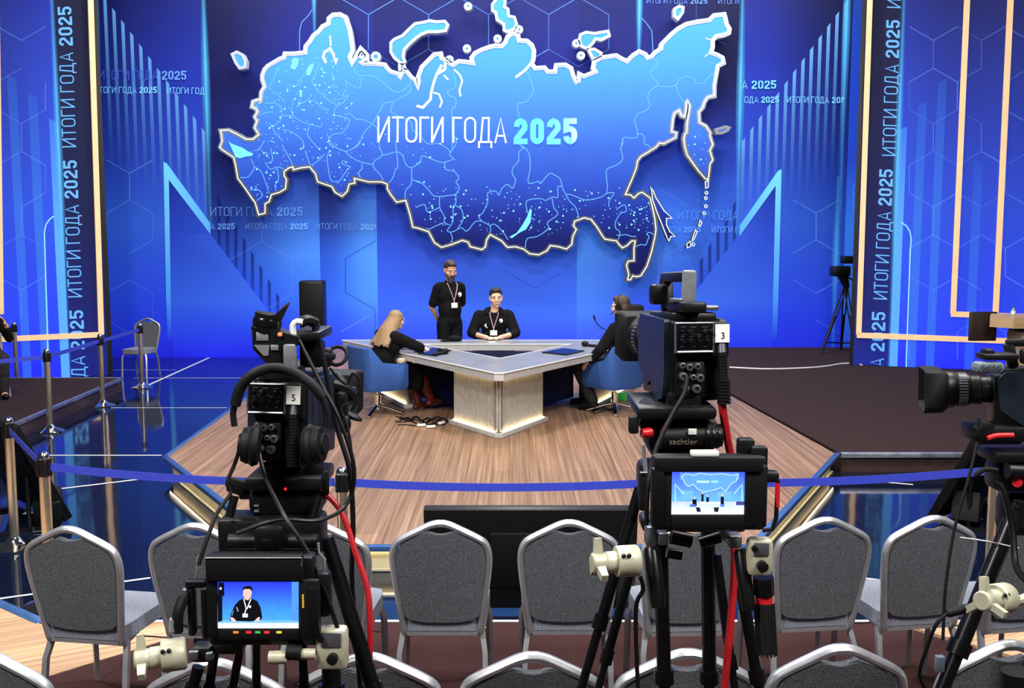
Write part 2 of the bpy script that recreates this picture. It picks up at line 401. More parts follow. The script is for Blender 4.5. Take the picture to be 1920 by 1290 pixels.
# raised carpet platforms either side
t = thing('carpet_platform', 'dark carpeted platform with worn metal edge on the left of the hall', 'platform')
pl = [G(232, 708, SZ), G(2, 805, SZ), G(-160, 900, SZ), Vector((-12.5, 8.9, SZ)), Vector((-12.5, 15.2, SZ))]
b = MB(); b.prism([(p.x, p.y) for p in inset(pl, .04)], SZ - .02, SZ); b.build('carpet_top', M['carpet'], t)
b = MB(); b.prism([(p.x, p.y) for p in inset(pl, .03)], .0, SZ - .025); b.build('side_board', M['maroon'], t)
b = MB()
for k in (4, 0, 1):
    q = inset(pl, .02); p, r = q[k], q[(k + 1) % 5]; c = (p + r) / 2; d = r - p
    b.box((c.x, c.y, SZ - .018), (d.length + .03, .045, .045), 0, (0, 0, math.atan2(d.y, d.x)), .004)
b.build('edge_trim', M['trim_alu'], t)
t = thing('carpet_platform', 'wide dark brown carpeted platform right of the wooden stage', 'platform')
dR = (E_ - D_); pr = [D_ + Vector((.012, 0, 0)), Vector((9.5, D_.y, SZ)), Vector((12, WALL_Y - .03, SZ)), E_ + Vector((.012, 0, 0))]
b = MB(); b.prism([(p.x, p.y) for p in pr], SZ - .02, SZ - .002); b.build('carpet_top', M['carpet'], t)
b = MB(); b.prism([(p.x, p.y) for p in [pr[0] + Vector((.02, .05, 0)), pr[1] + Vector((0, .05, 0)), pr[2], pr[3]]], 0, SZ - .025); b.build('side_board', M['maroon'], t)
b = MB(); c = (pr[0] + pr[1]) / 2; b.box((c.x, c.y + .02, SZ - .02), ((pr[1] - pr[0]).length, .045, .05), 0, (0, 0, 0), .004); b.build('edge_trim', M['trim_alu'], t)

# audience platform in front: maroon carpet in the middle, wood at both sides
AZ = .1
fy = G(960, 1166, AZ).y
xl = lambda u, v: G(u, v, AZ)
q1, q2, q3 = xl(246, 1238), xl(150, 1300), xl(-40, 1000)
t = thing('audience_platform', 'low audience platform with maroon carpet and pale wood ends under the chair rows', 'platform')
L0, L1, L2 = xl(95, 1182), xl(58, 1182), xl(0, 1052)
b = MB()
b.prism([(L1.x, fy), (-L1.x, fy), (6.5, 2.6), (6.5, -.6), (-6.5, -.6), (-6.5, 7.2), (xl(-60, 930).x, 7.2)], 0, AZ - .02); b.build('base_board', M['maroon'], t)
Lq = xl(246, 1238); Lm = xl(130, 1310)
Lw = Vector((Lq.x - (Lq.y - 2.2) * 1.0, 2.2, AZ))
Rq = xl(1690, 1185); Rw = Vector((Rq.x + (Rq.y - 2.2) * .75, 2.2, AZ))
b = MB(); b.prism([(Lq.x + .35, fy), (Rq.x, fy), (Rw.x, 2.2), (Rw.x, -.6), (Lw.x, -.6), (Lw.x, 2.2)], AZ - .019, AZ - .001); b.build('carpet_top', M['carpet_red'], t)
b = MB()
b.prism([(L1.x + .05, fy), (Lq.x + .34, fy), (Lw.x - .01, 2.2), (-6.5, 2.2), (-6.5, 7.2), (xl(-60, 930).x + .05, 7.2)], AZ - .019, AZ)
b.build('wood_end', M['wood2'], t); b = MB()
b.prism([(Rq.x + .01, fy), (-L1.x, fy), (6.5, 2.6), (6.5, 1.0), (Rw.x + .9, 2.2)], AZ - .019, AZ)
b.build('wood_end', M['wood2'], t)
b = MB(); b.box((0, fy + .012, AZ - .012), (2 * abs(L1.x), .024, .03)); b.build('front_edge', M['white_line'], t)
b = MB(); p, q = Vector((L1.x, fy, 0)), Vector((xl(-60, 930).x, 7.2, 0)); d = q - p; c = (p + q) / 2
b.box((c.x, c.y, AZ - .012), (d.length, .07, .035), 0, (0, 0, math.atan2(d.y, d.x)), .004)
b.box((L1.x + .2, fy + .0, AZ - .010), (.4, .06, .034), 0, (0, 0, 0), .004); b.build('side_trim', M['trim_blue'], t)

# ---------------------------------------------------------------- LED graphics helpers
def vu(u0, v0, v): return 960 + (u0 - 960) * (18280 - v) / (18280 - v0)
class GR:
    """flat picture content on a real plane: mp(u, v) gives the point, nrm the way it faces"""
    def __init__(self, mp, nrm, step=.004): self.v = []; self.f = []; self.c = []; self.mp = mp; self.n = Vector(nrm); self.step = step
    def poly(self, pts, cols, layer=1, alpha=1.0):
        b = len(self.v)
        if not isinstance(cols, list): cols = [cols] * len(pts)
        if not isinstance(alpha, (list, tuple)): alpha = [alpha] * len(pts)
        for (u, v), c, a in zip(pts, cols, alpha):
            self.v.append(self.mp(u, v) + self.n * self.step * layer); self.c.append(lin(c) + (a,))
        self.f.append(list(range(b, b + len(pts))))
    def ngon(self, pts, colf, layer=1, alpha=1.0):
        for t in tessellate_polygon([[Vector((p[0], p[1], 0)) for p in pts]]):
            q = [pts[i] for i in t]; self.poly(q, [colf(*p) for p in q] if callable(colf) else colf, layer, alpha)
    def ribbon(self, pts, w, col, layer=2, alpha=1.0, closed=False):
        pts = [Vector((p[0], p[1])) for p in pts]; n = len(pts); L_ = []; R_ = []
        for i in range(n):
            a = pts[i - 1] if (i or closed) else None; c = pts[i]; q = pts[(i + 1) % n] if (i < n - 1 or closed) else None
            d1 = (c - a).normalized() if a is not None and (c - a).length > 1e-6 else None
            d2 = (q - c).normalized() if q is not None and (q - c).length > 1e-6 else None
            d1 = d1 or d2; d2 = d2 or d1
            n1 = Vector((-d1.y, d1.x)); n2 = Vector((-d2.y, d2.x)); m = n1 + n2
            m = m / max(.45, m.dot(n1)) if m.length > .3 else n1
            L_.append(c + m * w / 2); R_.append(c - m * w / 2)
        for i in range(n if closed else n - 1):
            j = (i + 1) % n
            al = alpha if not callable(alpha) else [alpha(L_[i].y), alpha(L_[j].y), alpha(R_[j].y), alpha(R_[i].y)]
            self.poly([tuple(L_[i]), tuple(L_[j]), tuple(R_[j]), tuple(R_[i])], col, layer, al)
    def glow(self, u0, vref, va, vb, vpk, w, col, layer=3, amax=1.0, amin=.25, n=16):
        for k in range(n):
            v0, v1 = va + (vb - va) * k / n, va + (vb - va) * (k + 1) / n
            def s(v): return amin + (1 - amin) * math.exp(-((v - vpk) / (abs(vb - va) * .22)) ** 2)
            for sgn in (-1, 1):
                for (w0, w1, a0, a1) in ((0, .25, 1, .5), (.25, 1, .5, 0)):
                    s0, s1 = s(v0), s(v1); c0, c1 = vu(u0, vref, v0), vu(u0, vref, v1)
                    W0, W1 = w * (.35 + .65 * s0), w * (.35 + .65 * s1)
                    self.poly([(c0 + sgn * W0 * w0, v0), (c0 + sgn * W0 * w1, v0), (c1 + sgn * W1 * w1, v1), (c1 + sgn * W1 * w0, v1)],
                              col, layer, [a0 * s0 * amax, a1 * s0 * amax, a1 * s1 * amax, a0 * s1 * amax])
    def build(self, name, mat, parent=None, world=True):
        vs = self.v
        if parent is not None: inv = ROOTM[parent].inverted(); vs = [inv @ p for p in vs]
        me = bpy.data.meshes.new(name); me.from_pydata([tuple(p) for p in vs], [], self.f); me.materials.append(mat)
        at = me.color_attributes.new('Col', 'FLOAT_COLOR', 'POINT'); at.data.foreach_set('color', [x for c in self.c for x in c]); me.update()
        o = bpy.data.objects.new(name, me); COL.objects.link(o)
        if parent is not None: o.parent = parent; ROOTM[o] = ROOTM[parent]
        else: ROOTM[o] = Matrix.Identity(4)
        return o
def arc(cx, cy, r, a0, a1, n=4): return [(cx + r * math.cos(R(a0 + (a1 - a0) * k / n)), cy + r * math.sin(R(a0 + (a1 - a0) * k / n))) for k in range(n + 1)]
def rrect(x0, y0, x1, y1, r): return arc(x1 - r, y1 - r, r, 0, 90) + arc(x0 + r, y1 - r, r, 90, 180) + arc(x0 + r, y0 + r, r, 180, 270) + arc(x1 - r, y0 + r, r, 270, 360)
def glyph(ch, w):
    i = w / 2
    if ch == 'И': return .54, [([(i, 1), (i, 0)], 0), ([(.54 - i, 1), (.54 - i, 0)], 0), ([(i, .02), (.54 - i, .98)], 0)]
    if ch == 'Т': return .5, [([(0, 1 - i), (.5, 1 - i)], 0), ([(.25, 1 - w), (.25, 0)], 0)]
    if ch == 'О': return .52, [(rrect(i, i, .52 - i, 1 - i, .24 - i), 1)]
    if ch == 'Г': return .42, [([(i, 0), (i, 1 - i), (.42, 1 - i)], 0)]
    if ch == 'Д': return .62, [([(i, -.2), (i, i), (.62 - i, i), (.62 - i, -.2)], 0), ([(.12, w), (.2, 1 - i), (.5 - i, 1 - i), (.5 - i, w)], 0)]
    if ch == 'А': return .54, [([(i * .8, 0), (.27, 1 - i), (.54 - i * .8, 0)], 0), ([(.12, .28), (.42, .28)], 0)]
    Wd = .52; r = .2
    if ch == '0': return Wd, [(rrect(i, i, Wd - i, 1 - i, .24 - i * .6), 1)]
    if ch == '2': return Wd, [([(i, .66)] + arc(i + r, 1 - i - r, r, 180, 90)[1:] + arc(Wd - i - r, 1 - i - r, r, 90, 0) + [(Wd - i, .6), (i, .2), (i, i), (Wd, i)], 0)]
    if ch == '5': return Wd, [([(Wd - .02, 1 - i), (i, 1 - i), (i, .56)] + arc(Wd - i - r, .6 - r, r, 90, 0) + arc(Wd - i - r, i + r, r, 0, -90) + arc(i + r, i + r, r, 270, 180) + [(i, .3)], 0)]
    return .3, []
def text(g, s, p0, p1, h, col, wt=.075, wb=.17, layer=5, alpha=1.0, bold_from='2', col2=None, clip=None):
    """letters with baseline p0 -> p1, cap height h (all in the picture plane's own units)"""
    p0, p1 = Vector(p0), Vector(p1); ex = (p1 - p0); Ltot = ex.length; ex = ex.normalized(); ey = Vector((ex.y, -ex.x))
    adv = []; x = 0; bold = False
    for ch in s:
        if ch in '205': bold = True
        wd, st = glyph(ch, wb if bold else wt); adv.append((x, wd, st, bold)); x += wd + (.1 if ch != ' ' else 0)
    sx = Ltot / (x - .1)
    for (x0, wd, st, bold) in adv:
        for pts, cl in st:
            q = [p0 + ex * (x0 + a) * sx + ey * c * h for a, c in pts]
            if clip and not all(clip(a.x, a.y) for a in q):
                q = [a for a in q if clip(a.x, a.y)]; cl = 0
                if len(q) < 2: continue
            g.ribbon([tuple(a) for a in q], (wb if bold else wt) * h, (col2 or col) if bold else col, layer, alpha, bool(cl))
def hexgrid(g, u0, v0, u1, v1, cx, cy, r, col, amax, w=1.6, keep=.7, seed=1, layer=2, skew=0):
    rnd = random.Random(seed); dx, dy = r * 1.732, r * 1.5; seen = set()
    for j in range(-8, 9):
        for i in range(-8, 9):
            x, y = cx + dx * (i + (j % 2) * .5), cy + dy * j
            pts = [(x + r * math.sin(R(60 * k)), y - r * math.cos(R(60 * k))) for k in range(6)]
            for k in range(6):
                a, c = pts[k], pts[(k + 1) % 6]; key = tuple(sorted(((round(a[0]), round(a[1])), (round(c[0]), round(c[1])))))
                if key in seen: continue
                seen.add(key)
                if rnd.random() > keep: continue
                if all(u0 < p[0] < u1 and v0 < p[1] < v1 for p in (a, c)):
                    g.ribbon([a, c], w, col, layer, amax * rnd.uniform(.3, 1))

# ---------------------------------------------------------------- back LED wall
g = GR(lambda u, v: P(u, v, WALL_Y), (0, -1, 0))
secs = [
 (60, 386, [(-190, (10, 14, 70), (22, 30, 130)), (0, (12, 20, 84), (28, 42, 156)), (150, (14, 26, 104), (36, 58, 192)), (300, (22, 44, 140), (42, 72, 196)), (420, (40, 86, 200), (48, 92, 210)), (560, (38, 74, 222), (40, 70, 232)), (682, (28, 38, 215), (34, 40, 245))]),
 (386, 597, [(-190, (8, 12, 60), (18, 26, 112)), (0, (10, 14, 76), (24, 32, 140)), (150, (12, 18, 86), (32, 44, 160)), (300, (16, 28, 104), (38, 66, 170)), (400, (22, 44, 130), (58, 112, 222)), (480, (30, 66, 188), (70, 136, 240)), (560, (30, 60, 225), (60, 116, 246)), (682, (30, 35, 250), (40, 55, 250))]),
 (597, 705, [(-190, (12, 16, 80), (20, 30, 120)), (100, (14, 20, 96), (24, 32, 136)), (300, (18, 30, 112), (38, 72, 190)), (400, (24, 46, 138), (68, 132, 236)), (480, (36, 80, 200), (78, 152, 255)), (560, (44, 96, 238), (74, 144, 255)), (682, (46, 66, 255), (50, 60, 255))]),
 (705, 1083, [(-190, (14, 20, 90), (18, 26, 110)), (100, (18, 26, 120), (22, 34, 138)), (300, (26, 46, 150), (30, 54, 160)), (440, (38, 74, 205), (44, 88, 215)), (500, (48, 88, 224), (52, 98, 234)), (580, (54, 100, 246), (56, 108, 252)), (682, (46, 60, 255), (48, 60, 255))]),
 (1083, 1186, [(-190, (14, 20, 90), (18, 26, 110)), (100, (20, 30, 128), (20, 30, 124)), (300, (34, 60, 170), (30, 56, 165)), (400, (52, 104, 220), (44, 90, 206)), (480, (68, 134, 242), (54, 110, 230)), (580, (66, 124, 252), (58, 106, 246)), (682, (50, 60, 255), (48, 56, 252))]),
 (1186, 1389, [(-190, (14, 22, 96), (8, 12, 60)), (0, (20, 30, 136), (9, 14, 70)), (150, (20, 32, 124), (12, 18, 82)), (300, (34, 66, 190), (34, 66, 186)), (400, (54, 112, 228), (46, 92, 206)), (480, (66, 130, 240), (42, 82, 204)), (560, (52, 96, 242), (36, 60, 220)), (682, (44, 50, 250), (34, 40, 245))]),
 (1389, 1588, [(-190, (22, 30, 130), (10, 14, 70)), (0, (30, 42, 164), (10, 15, 76)), (150, (36, 60, 196), (16, 30, 112)), (300, (42, 76, 202), (20, 44, 138)), (420, (50, 96, 216), (34, 74, 182)), (560, (42, 74, 236), (36, 66, 220)), (682, (34, 40, 246), (32, 44, 238))]),
 (1588, 1900, [(-190, (26, 60, 170), (20, 40, 150)), (0, (34, 84, 214), (20, 40, 150)), (150, (36, 78, 220), (24, 50, 180)), (300, (38, 76, 210), (24, 50, 180)), (420, (56, 122, 240), (40, 90, 220)), (560, (60, 124, 250), (44, 84, 235)), (682, (42, 70, 246), (34, 50, 240))]),
]
for (ua, ub, rows) in secs:
    for (v0, a0, b0), (v1, a1, b1) in zip(rows[:-1], rows[1:]):
        for k in range(4):
            f0, f1 = k / 4, (k + 1) / 4; mixc = lambda p, q, f: tuple(p[i] + (q[i] - p[i]) * f for i in range(3))
            sm = lambda f: f * f * (3 - 2 * f)
            for j in range(3):
                w0, w1 = v0 + (v1 - v0) * j / 3, v0 + (v1 - v0) * (j + 1) / 3; j0, j1 = j / 3, (j + 1) / 3
                dim = lambda jj: max(.62, min(1, .70 + .30 * (v0 + (v1 - v0) * jj - 20) / 330))
                cc = lambda f, jj: tuple(x * dim(jj) for x in mixc(mixc(a0, b0, sm(f)), mixc(a1, b1, sm(f)), jj))
                pos = lambda f, v: (vu(ua, 330, v) + (vu(ub, 330, v) - vu(ua, 330, v)) * f, v)
                g.poly([pos(f0, w0), pos(f1, w0), pos(f1, w1), pos(f0, w1)], [cc(f0, j0), cc(f1, j0), cc(f1, j1), cc(f0, j1)], 0)
# rising bar charts on both sides
for i in range(12):
    u, v = 193.5 + 16.8 * i, -8 + 22.5 * i; e = 330 + 22 * i * .6
    x = lambda q: vu(u, v, q)
    g.poly([(x(v), v), (x(v) + 6.5, v + 8), (x(e) + 6.5, e), (x(e), e)], [(104, 164, 226)] * 2 + [(60, 110, 200)] * 2, 2, [.75, .75, 0, 0])
for i in range(13):
    u, v = 1589 - 16 * i, 0 + 21.5 * i; e = 340 + 20 * i * .5
    x = lambda q: vu(u, v, q)
    g.poly([(x(v), v), (x(v) - 6.5, v + 8), (x(e) - 6.5, e), (x(e), e)], [(104, 164, 226)] * 2 + [(60, 110, 200)] * 2, 2, [.75, .75, 0, 0])
for i in range(8):
    u, v = 408 + 15.7 * i, 366 + 26 * i
    g.poly([(u, v), (u + 6, v + 9), (u + 6, 640), (u, 640)], (14, 20, 96), 2, [.55, .55, 0, 0])
    u, v = 1380 - 15.5 * i, 376 + 26 * i
    g.poly([(u, v), (u - 6, v + 9), (u - 6, 640), (u, 640)], (14, 20, 110), 2, [.55, .55, 0, 0])
# honeycomb lines
HX = (110, 160, 245)
hexgrid(g, 600, -100, 1190, 160, 1085, 60, 65, HX, .5, 1.8, .8, 3)
hexgrid(g, 192, 250, 306, 672, 200, 500, 50, HX, .45, 1.8, .8, 5)
hexgrid(g, 396, 380, 596, 600, 548, 420, 66, HX, .4, 1.6, .75, 6)
hexgrid(g, 602, 360, 704, 660, 648, 420, 64, (20, 40, 130), .5, 1.6, .9, 8)
hexgrid(g, 708, 440, 1082, 600, 760, 470, 70, (24, 46, 160), .35, 1.5, .5, 9)
hexgrid(g, 1086, 470, 1184, 668, 1100, 580, 60, HX, .4, 1.6, .8, 10)
hexgrid(g, 1190, 300, 1386, 560, 1235, 420, 66, HX, .4, 1.6, .75, 11)
hexgrid(g, 1470, 330, 1584, 668, 1530, 500, 50, HX, .5, 1.8, .8, 12)
hexgrid(g, 1590, 300, 1650, 668, 1600, 440, 46, HX, .5, 1.8, .9, 13)
hexgrid(g, 1200, -80, 1384, 120, 1250, 20, 64, HX, .35, 1.5, .7, 14)
hexgrid(g, 600, 470, 706, 668, 640, 560, 62, (130, 180, 255), .5, 1.6, .7, 15)
# two tall peaks with bright edges
def peak(pts_band, pts_diag, fill, cols):
    g.ngon(fill, cols, 3)
g_col = lambda u, v: tuple(int(x) for x in ([26, 46, 150] if v < 380 else [48, 92, 216] if v < 500 else [58, 106, 240] if v < 600 else [40, 46, 250]))
g.poly([(317, 337), (395, 439), (395, 439), (319, 439)], [(22, 40, 140), (40, 76, 200), (40, 76, 200), (34, 64, 186)], 3)
g.poly([(319, 439), (395, 439), (489, 564), (322, 564)], [(34, 64, 186), (46, 84, 210), (56, 104, 235), (48, 92, 226)], 3)
g.poly([(322, 564), (489, 564), (571, 672), (324, 672)], [(48, 92, 226), (56, 104, 240), (36, 40, 252), (36, 40, 250)], 3)
g.poly([(1454, 348), (1452, 443), (1383, 443), (1383, 443)], [(24, 44, 150), (36, 70, 196), (46, 84, 210), (46, 84, 210)], 3)
g.poly([(1452, 443), (1449, 564), (1290, 564), (1383, 443)], [(36, 70, 196), (50, 92, 230), (60, 110, 240), (46, 84, 210)], 3)
g.poly([(1449, 564), (1447, 672), (1208, 672), (1290, 564)], [(50, 92, 230), (36, 42, 250), (40, 46, 252), (60, 110, 240)], 3)
CY, CY2 = (112, 206, 255), (74, 150, 250)
g.poly([(307, 304), (317, 337), (321, 560), (312, 560)], [CY, CY, CY2, CY2], 4)
g.poly([(312, 560), (321, 560), (323, 640), (315, 640)], [CY2, CY2, CY2, CY2], 4, [1, 1, 0, 0])
g.poly([(307, 304), (313, 306), (395, 419), (395, 439), (317, 337)], [CY, CY, (92, 176, 250), (92, 176, 250), CY], 4)
g.poly([(1464, 317), (1465, 320), (1459, 560), (1449, 560), (1454, 348)], [CY, CY, CY2, CY2, CY], 4)
g.poly([(1459, 560), (1456, 640), (1447, 640), (1449, 560)], CY2, 4, [1, 0, 0, 1])
g.poly([(1464, 317), (1454, 348), (1386, 443), (1386, 424), (1458, 321)], [CY, CY, (92, 176, 250), (92, 176, 250), CY], 4)
# glowing seams
GL = (88, 186, 255)
g.glow(387, 170, -190, 430, 160, 9, GL, 4, 1, .25)
g.glow(1388, 170, -190, 440, 178, 9, GL, 4, 1, .25)
g.glow(178, 40, -190, 420, 20, 10, GL, 4, 1, .3); g.glow(589, 2, -190, 60, -40, 7, GL, 4, 1, .3)
g.glow(1199, 0, -190, 120, 10, 7, GL, 4, .9, .3); g.glow(1586, 60, -190, 420, 50, 9, GL, 4, 1, .3)
g.glow(1567, 480, 330, 672, 480, 9, GL, 4, .9, .3)
g.ribbon([(586, 18), (578, 30), (566, 42), (562, 58), (562, 96)], 1.5, (110, 170, 250), 3, .6)
g.ribbon([(1203, 34), (1212, 44), (1222, 58), (1224, 96)], 1.5, (110, 170, 250), 3, .6)
# words
IG = 'ИТОГИ ГОДА 2025'
T1, T2 = (64, 96, 200), (120, 200, 250)
cl = lambda a, c: (lambda u, v: a < u < c)
text(g, IG, (186, 149), (350, 150), 17, T1, .075, .17, 5, clip=cl(184, 400), col2=(96, 150, 240))
text(g, IG, (178, 175), (295, 175), 12, T2, .085, .17, 5, clip=cl(184, 400)); text(g, IG, (314, 176), (431, 177), 12, T2, .085, .17, 5, clip=cl(300, 385))
text(g, IG, (1290, 167), (1455, 167), 16, T2, .08, .17, 5, clip=cl(1391, 1600), col2=(112, 196, 250)); text(g, IG, (1342, 193), (1460, 193), 12, T2, .085, .17, 5, clip=cl(1391, 1600))
text(g, IG, (1475, 193), (1592, 194), 12, T2, .085, .17, 5, clip=cl(1391, 1582))
text(g, IG, (395, 405), (568, 405), 17, (92, 136, 222), .08, .17, 5, col2=(96, 156, 240)); text(g, IG, (326, 430), (441, 430), 11.5, (100, 150, 230), .09, .18, 5, clip=cl(395, 460))
text(g, IG, (461, 430), (577, 430), 11.5, (100, 150, 230), .09, .18, 5, col2=(120, 184, 250)); text(g, IG, (593, 430), (709, 431), 11.5, (100, 150, 230), .09, .18, 5, clip=cl(592, 704), col2=(120, 184, 250))
text(g, IG, (1271, 412), (1440, 412), 17, (80, 140, 236), .08, .17, 5, clip=cl(1250, 1383)); text(g, IG, (1200, 436), (1314, 436), 11.5, (90, 150, 240), .09, .18, 5, clip=cl(1236, 1330))
text(g, IG, (1334, 436), (1448, 437), 11.5, (100, 160, 244), .09, .18, 5, clip=cl(1330, 1382)); text(g, IG, (1212, 7), (1326, 8), 11, (84, 120, 210), .09, .18, 5); text(g, IG, (1346, 8), (1460, 8), 11, (84, 120, 210), .09, .18, 5, clip=cl(1340, 1390))
wall = g.build('wall_back', M['led']); wall['kind'] = 'structure'; wall['label'] = 'blue LED back wall with bar charts, peaks, honeycomb lines and words'

b = MB(); b.box((0, WALL_Y + .08, 4.3), (23, .12, 8.6)); b.build('backing', M['black'], wall, world=True)
# ---------------------------------------------------------------- side wings (lit panels with peach trim)
def wing(name, label, pa, da, pb, db, zmin):
    A, B = P(*pa, da), P(*pb, db); A.z = B.z = 0; d = (B - A).normalized(); n = Vector((-d.y, d.x, 0))
    if n.y > 0: n = -n
    def mp(u, v):
        r = ray(u, v); o = Vector((0, 0, CAM_Z)); t = (A - o).dot(n) / r.dot(n); w = o + r * t; w.z = max(w.z, zmin); return w
    t = thing(name, label, 'lit panel', tuple(A))
    return t, mp, n, d
def trim(b, mp, n, p, q, w, off=.035, mi=0):
    a, c = mp(*p) + n * off, mp(*q) + n * off; L = (c - a).length; m = frame((a + c) / 2, c - a, n)
    b.add([m @ Vector(k) for k in [(x * w / 2, y * .03, z * (L / 2 + w * .3)) for x in (-1, 1) for y in (-1, 1) for z in (-1, 1)]],
          [(0, 1, 3, 2), (4, 6, 7, 5), (0, 4, 5, 1), (2, 3, 7, 6), (0, 2, 6, 4), (1, 5, 7, 3)], mi)
def wing_body(t, mp, n, d, ua, ub, z0):
    a, c = mp(ua, 300), mp(ub, 300); cx = (a + c) / 2 - n * .06; L = Vector((a.x - c.x, a.y - c.y, 0)).length
    b = MB(); b.box((cx.x, cx.y, 4 + z0 / 2), (L, .1, 8.0 - z0), 0, (0, 0, math.atan2(d.y, d.x))); b.build('backing', M['black'], t, world=True)
def wgrid(g, us, rows, ref, n=8):
    for i in range(len(us) - 1):
        for (v0, c0), (v1, c1) in zip(rows[:-1], rows[1:]):
            g.poly([(ref(us[i], v0), v0), (ref(us[i + 1], v0), v0), (ref(us[i + 1], v1), v1), (ref(us[i], v1), v1)], [c0[i], c0[i + 1], c1[i + 1], c1[i]], 0)
ref3 = lambda u, v: vu(u, 330, v)
t, mp, n, d = wing('lit_wing_panel', 'tall blue lit panel with vertical words on the left edge of the hall', (193, 628), 16.9, (0, 634), 16.1, .006)
g = GR(mp, n, .003)
wgrid(g, [-260, 0, 114], [(-220, [(16, 20, 84), (20, 26, 100), (24, 34, 130)]), (0, [(18, 24, 96), (22, 34, 118), (30, 48, 160)]), (200, [(24, 36, 140), (30, 50, 160), (40, 70, 200)]), (400, [(34, 60, 190), (38, 70, 206), (44, 84, 222)]), (600, [(36, 66, 226), (38, 66, 236), (42, 70, 240)]), (690, [(34, 50, 240), (34, 44, 246), (36, 48, 246)]), (715, [(34, 50, 240), (34, 44, 246), (36, 48, 246)])], ref3)
dk = (15, 19, 58)
wgrid(g, [114, 187], [(-220, [dk, (10, 14, 40)]), (0, [(17, 22, 62), (11, 15, 46)]), (400, [(18, 24, 78), (16, 22, 66)]), (600, [(22, 30, 110), (20, 28, 100)]), (715, [(24, 32, 130), (22, 30, 120)])], ref3)
def stripe(g, u0, u1, v0, v1, col, a, layer=1, slope=.0, cut=8):
    e = lambda u, v: ref3(u, v)
    g.poly([(e(u0, v0), v0), (e(u1, v0), v0 + cut), (e(u1, v1), v1), (e(u0, v1), v1)], col, layer, [a * .1, a * .1, a, a]) if False else None
    vm = v0 + (v1 - v0) * .45
    g.poly([(e(u0, v0), v0), (e(u1, v0 + cut), v0 + cut), (e(u1, vm), vm), (e(u0, vm), vm)], col, layer, [a * .35, a * .35, a, a])
    g.poly([(e(u0, vm), vm), (e(u1, vm), vm), (e(u1, v1), v1), (e(u0, v1), v1)], col, layer, a)
stripe(g, 23, 40, 140, 712, (62, 126, 224), .5); stripe(g, 60, 77, 175, 712, (62, 126, 224), .55); stripe(g, 97, 113, 222, 712, (96, 178, 255), .8)
stripe(g, -30, -14, 140, 712, (62, 126, 224), .5)
g.glow(112.5, 330, -220, 712, 275, 8, (92, 190, 255), 3, 1, .3)
hexgrid(g, -60, 0, 100, 690, 40, 180, 52, (110, 160, 245), .4, 1.6, .8, 21)
g.ribbon([(101, 405), (93, 411), (86, 421), (83, 436), (84, 470), (88, 600), (91, 712)], 2.4, (150, 226, 255), 4, .9)
for (v0, u0, v1, u1) in ((276, 142.8, 12, 134), (557, 154, 300, 144), (845, 165, 581, 156)):
    text(g, IG, (u0, v0), (u1, v1), 26.5, (104, 178, 250), .085, .17, 5, .95)
g.build('picture', M['panel'], t); wing_body(t, mp, n, d, -260, 195, .01)
b = MB(); trim(b, mp, n, (162.5, -200), (189, 624), .085); trim(b, mp, n, (188, 627), (-200, 645), .085); trim(b, mp, n, (-10, -200), (1, 585), .085); trim(b, mp, n, (-60, 587), (1, 584), .085); b.build('trim_frame', M['peach'], t, world=True)

t, mp, n, d = wing('lit_wing_panel', 'tall blue lit panel with nested peach frames on the right edge of the hall', (1608, 628), 16.7, (1850, 638), 16.0, SZ + .004)
g = GR(mp, n, .003)
wgrid(g, [1612, 1681], [(-220, [(10, 14, 40), dk]), (0, [(11, 15, 46), (17, 22, 62)]), (400, [(18, 24, 74), (20, 26, 84)]), (600, [(24, 34, 110), (24, 34, 116)]), (700, [(28, 40, 140), (26, 36, 140)])], ref3)
wgrid(g, [1681, 1800, 2260], [(-220, [(24, 32, 110), (22, 28, 86), (18, 22, 84)]), (0, [(28, 42, 134), (26, 34, 100), (24, 30, 96)]), (200, [(38, 66, 190), (32, 52, 160), (28, 44, 140)]), (400, [(44, 84, 220), (40, 72, 206), (34, 60, 186)]), (600, [(44, 76, 240), (40, 66, 234), (36, 56, 220)]), (700, [(40, 52, 248), (36, 44, 248), (34, 40, 240)])], ref3)
stripe(g, 1682, 1697, 245, 700, (96, 178, 255), .8, cut=-8); stripe(g, 1716, 1732, 198, 700, (62, 126, 224), .55, cut=-8); stripe(g, 1751, 1767, 155, 700, (62, 126, 224), .5, cut=-8); stripe(g, 1825, 1842, 300, 700, (62, 126, 224), .35)
g.glow(1681.5, 330, -220, 700, 285, 8, (92, 190, 255), 3, 1, .3)
hexgrid(g, 1694, 0, 1990, 690, 1750, 180, 52, (110, 160, 245), .45, 1.6, .85, 22)
g.ribbon([(1690, 417), (1700, 424), (1706, 434), (1708.5, 447), (1707, 470), (1702, 600), (1699, 690)], 2.4, (150, 226, 255), 4, .9)
for (v0, u0, v1, u1) in ((16, 1689, -250, 1698), (293, 1680, 38, 1688), (562, 1663.5, 318, 1675), (850, 1651, 585, 1661)):
    text(g, IG, (u0, v0), (u1, v1), 26, (104, 178, 250), .085, .17, 5, .95)
g.build('picture', M['panel'], t); wing_body(t, mp, n, d, 1606, 2260, SZ + .002)
b = MB(); trim(b, mp, n, (1638, -200), (1610.5, 624), .085); trim(b, mp, n, (1610, 628), (2200, 651), .085); trim(b, mp, n, (1822, -200), (1787, 585), .085); trim(b, mp, n, (1786, 588.5), (2200, 603), .085); trim(b, mp, n, (1904, -200), (1866.5, 582), .085); trim(b, mp, n, (1965, -200), (1926, 586), .085)
b.build('trim_frame', M['peach'], t, world=True)
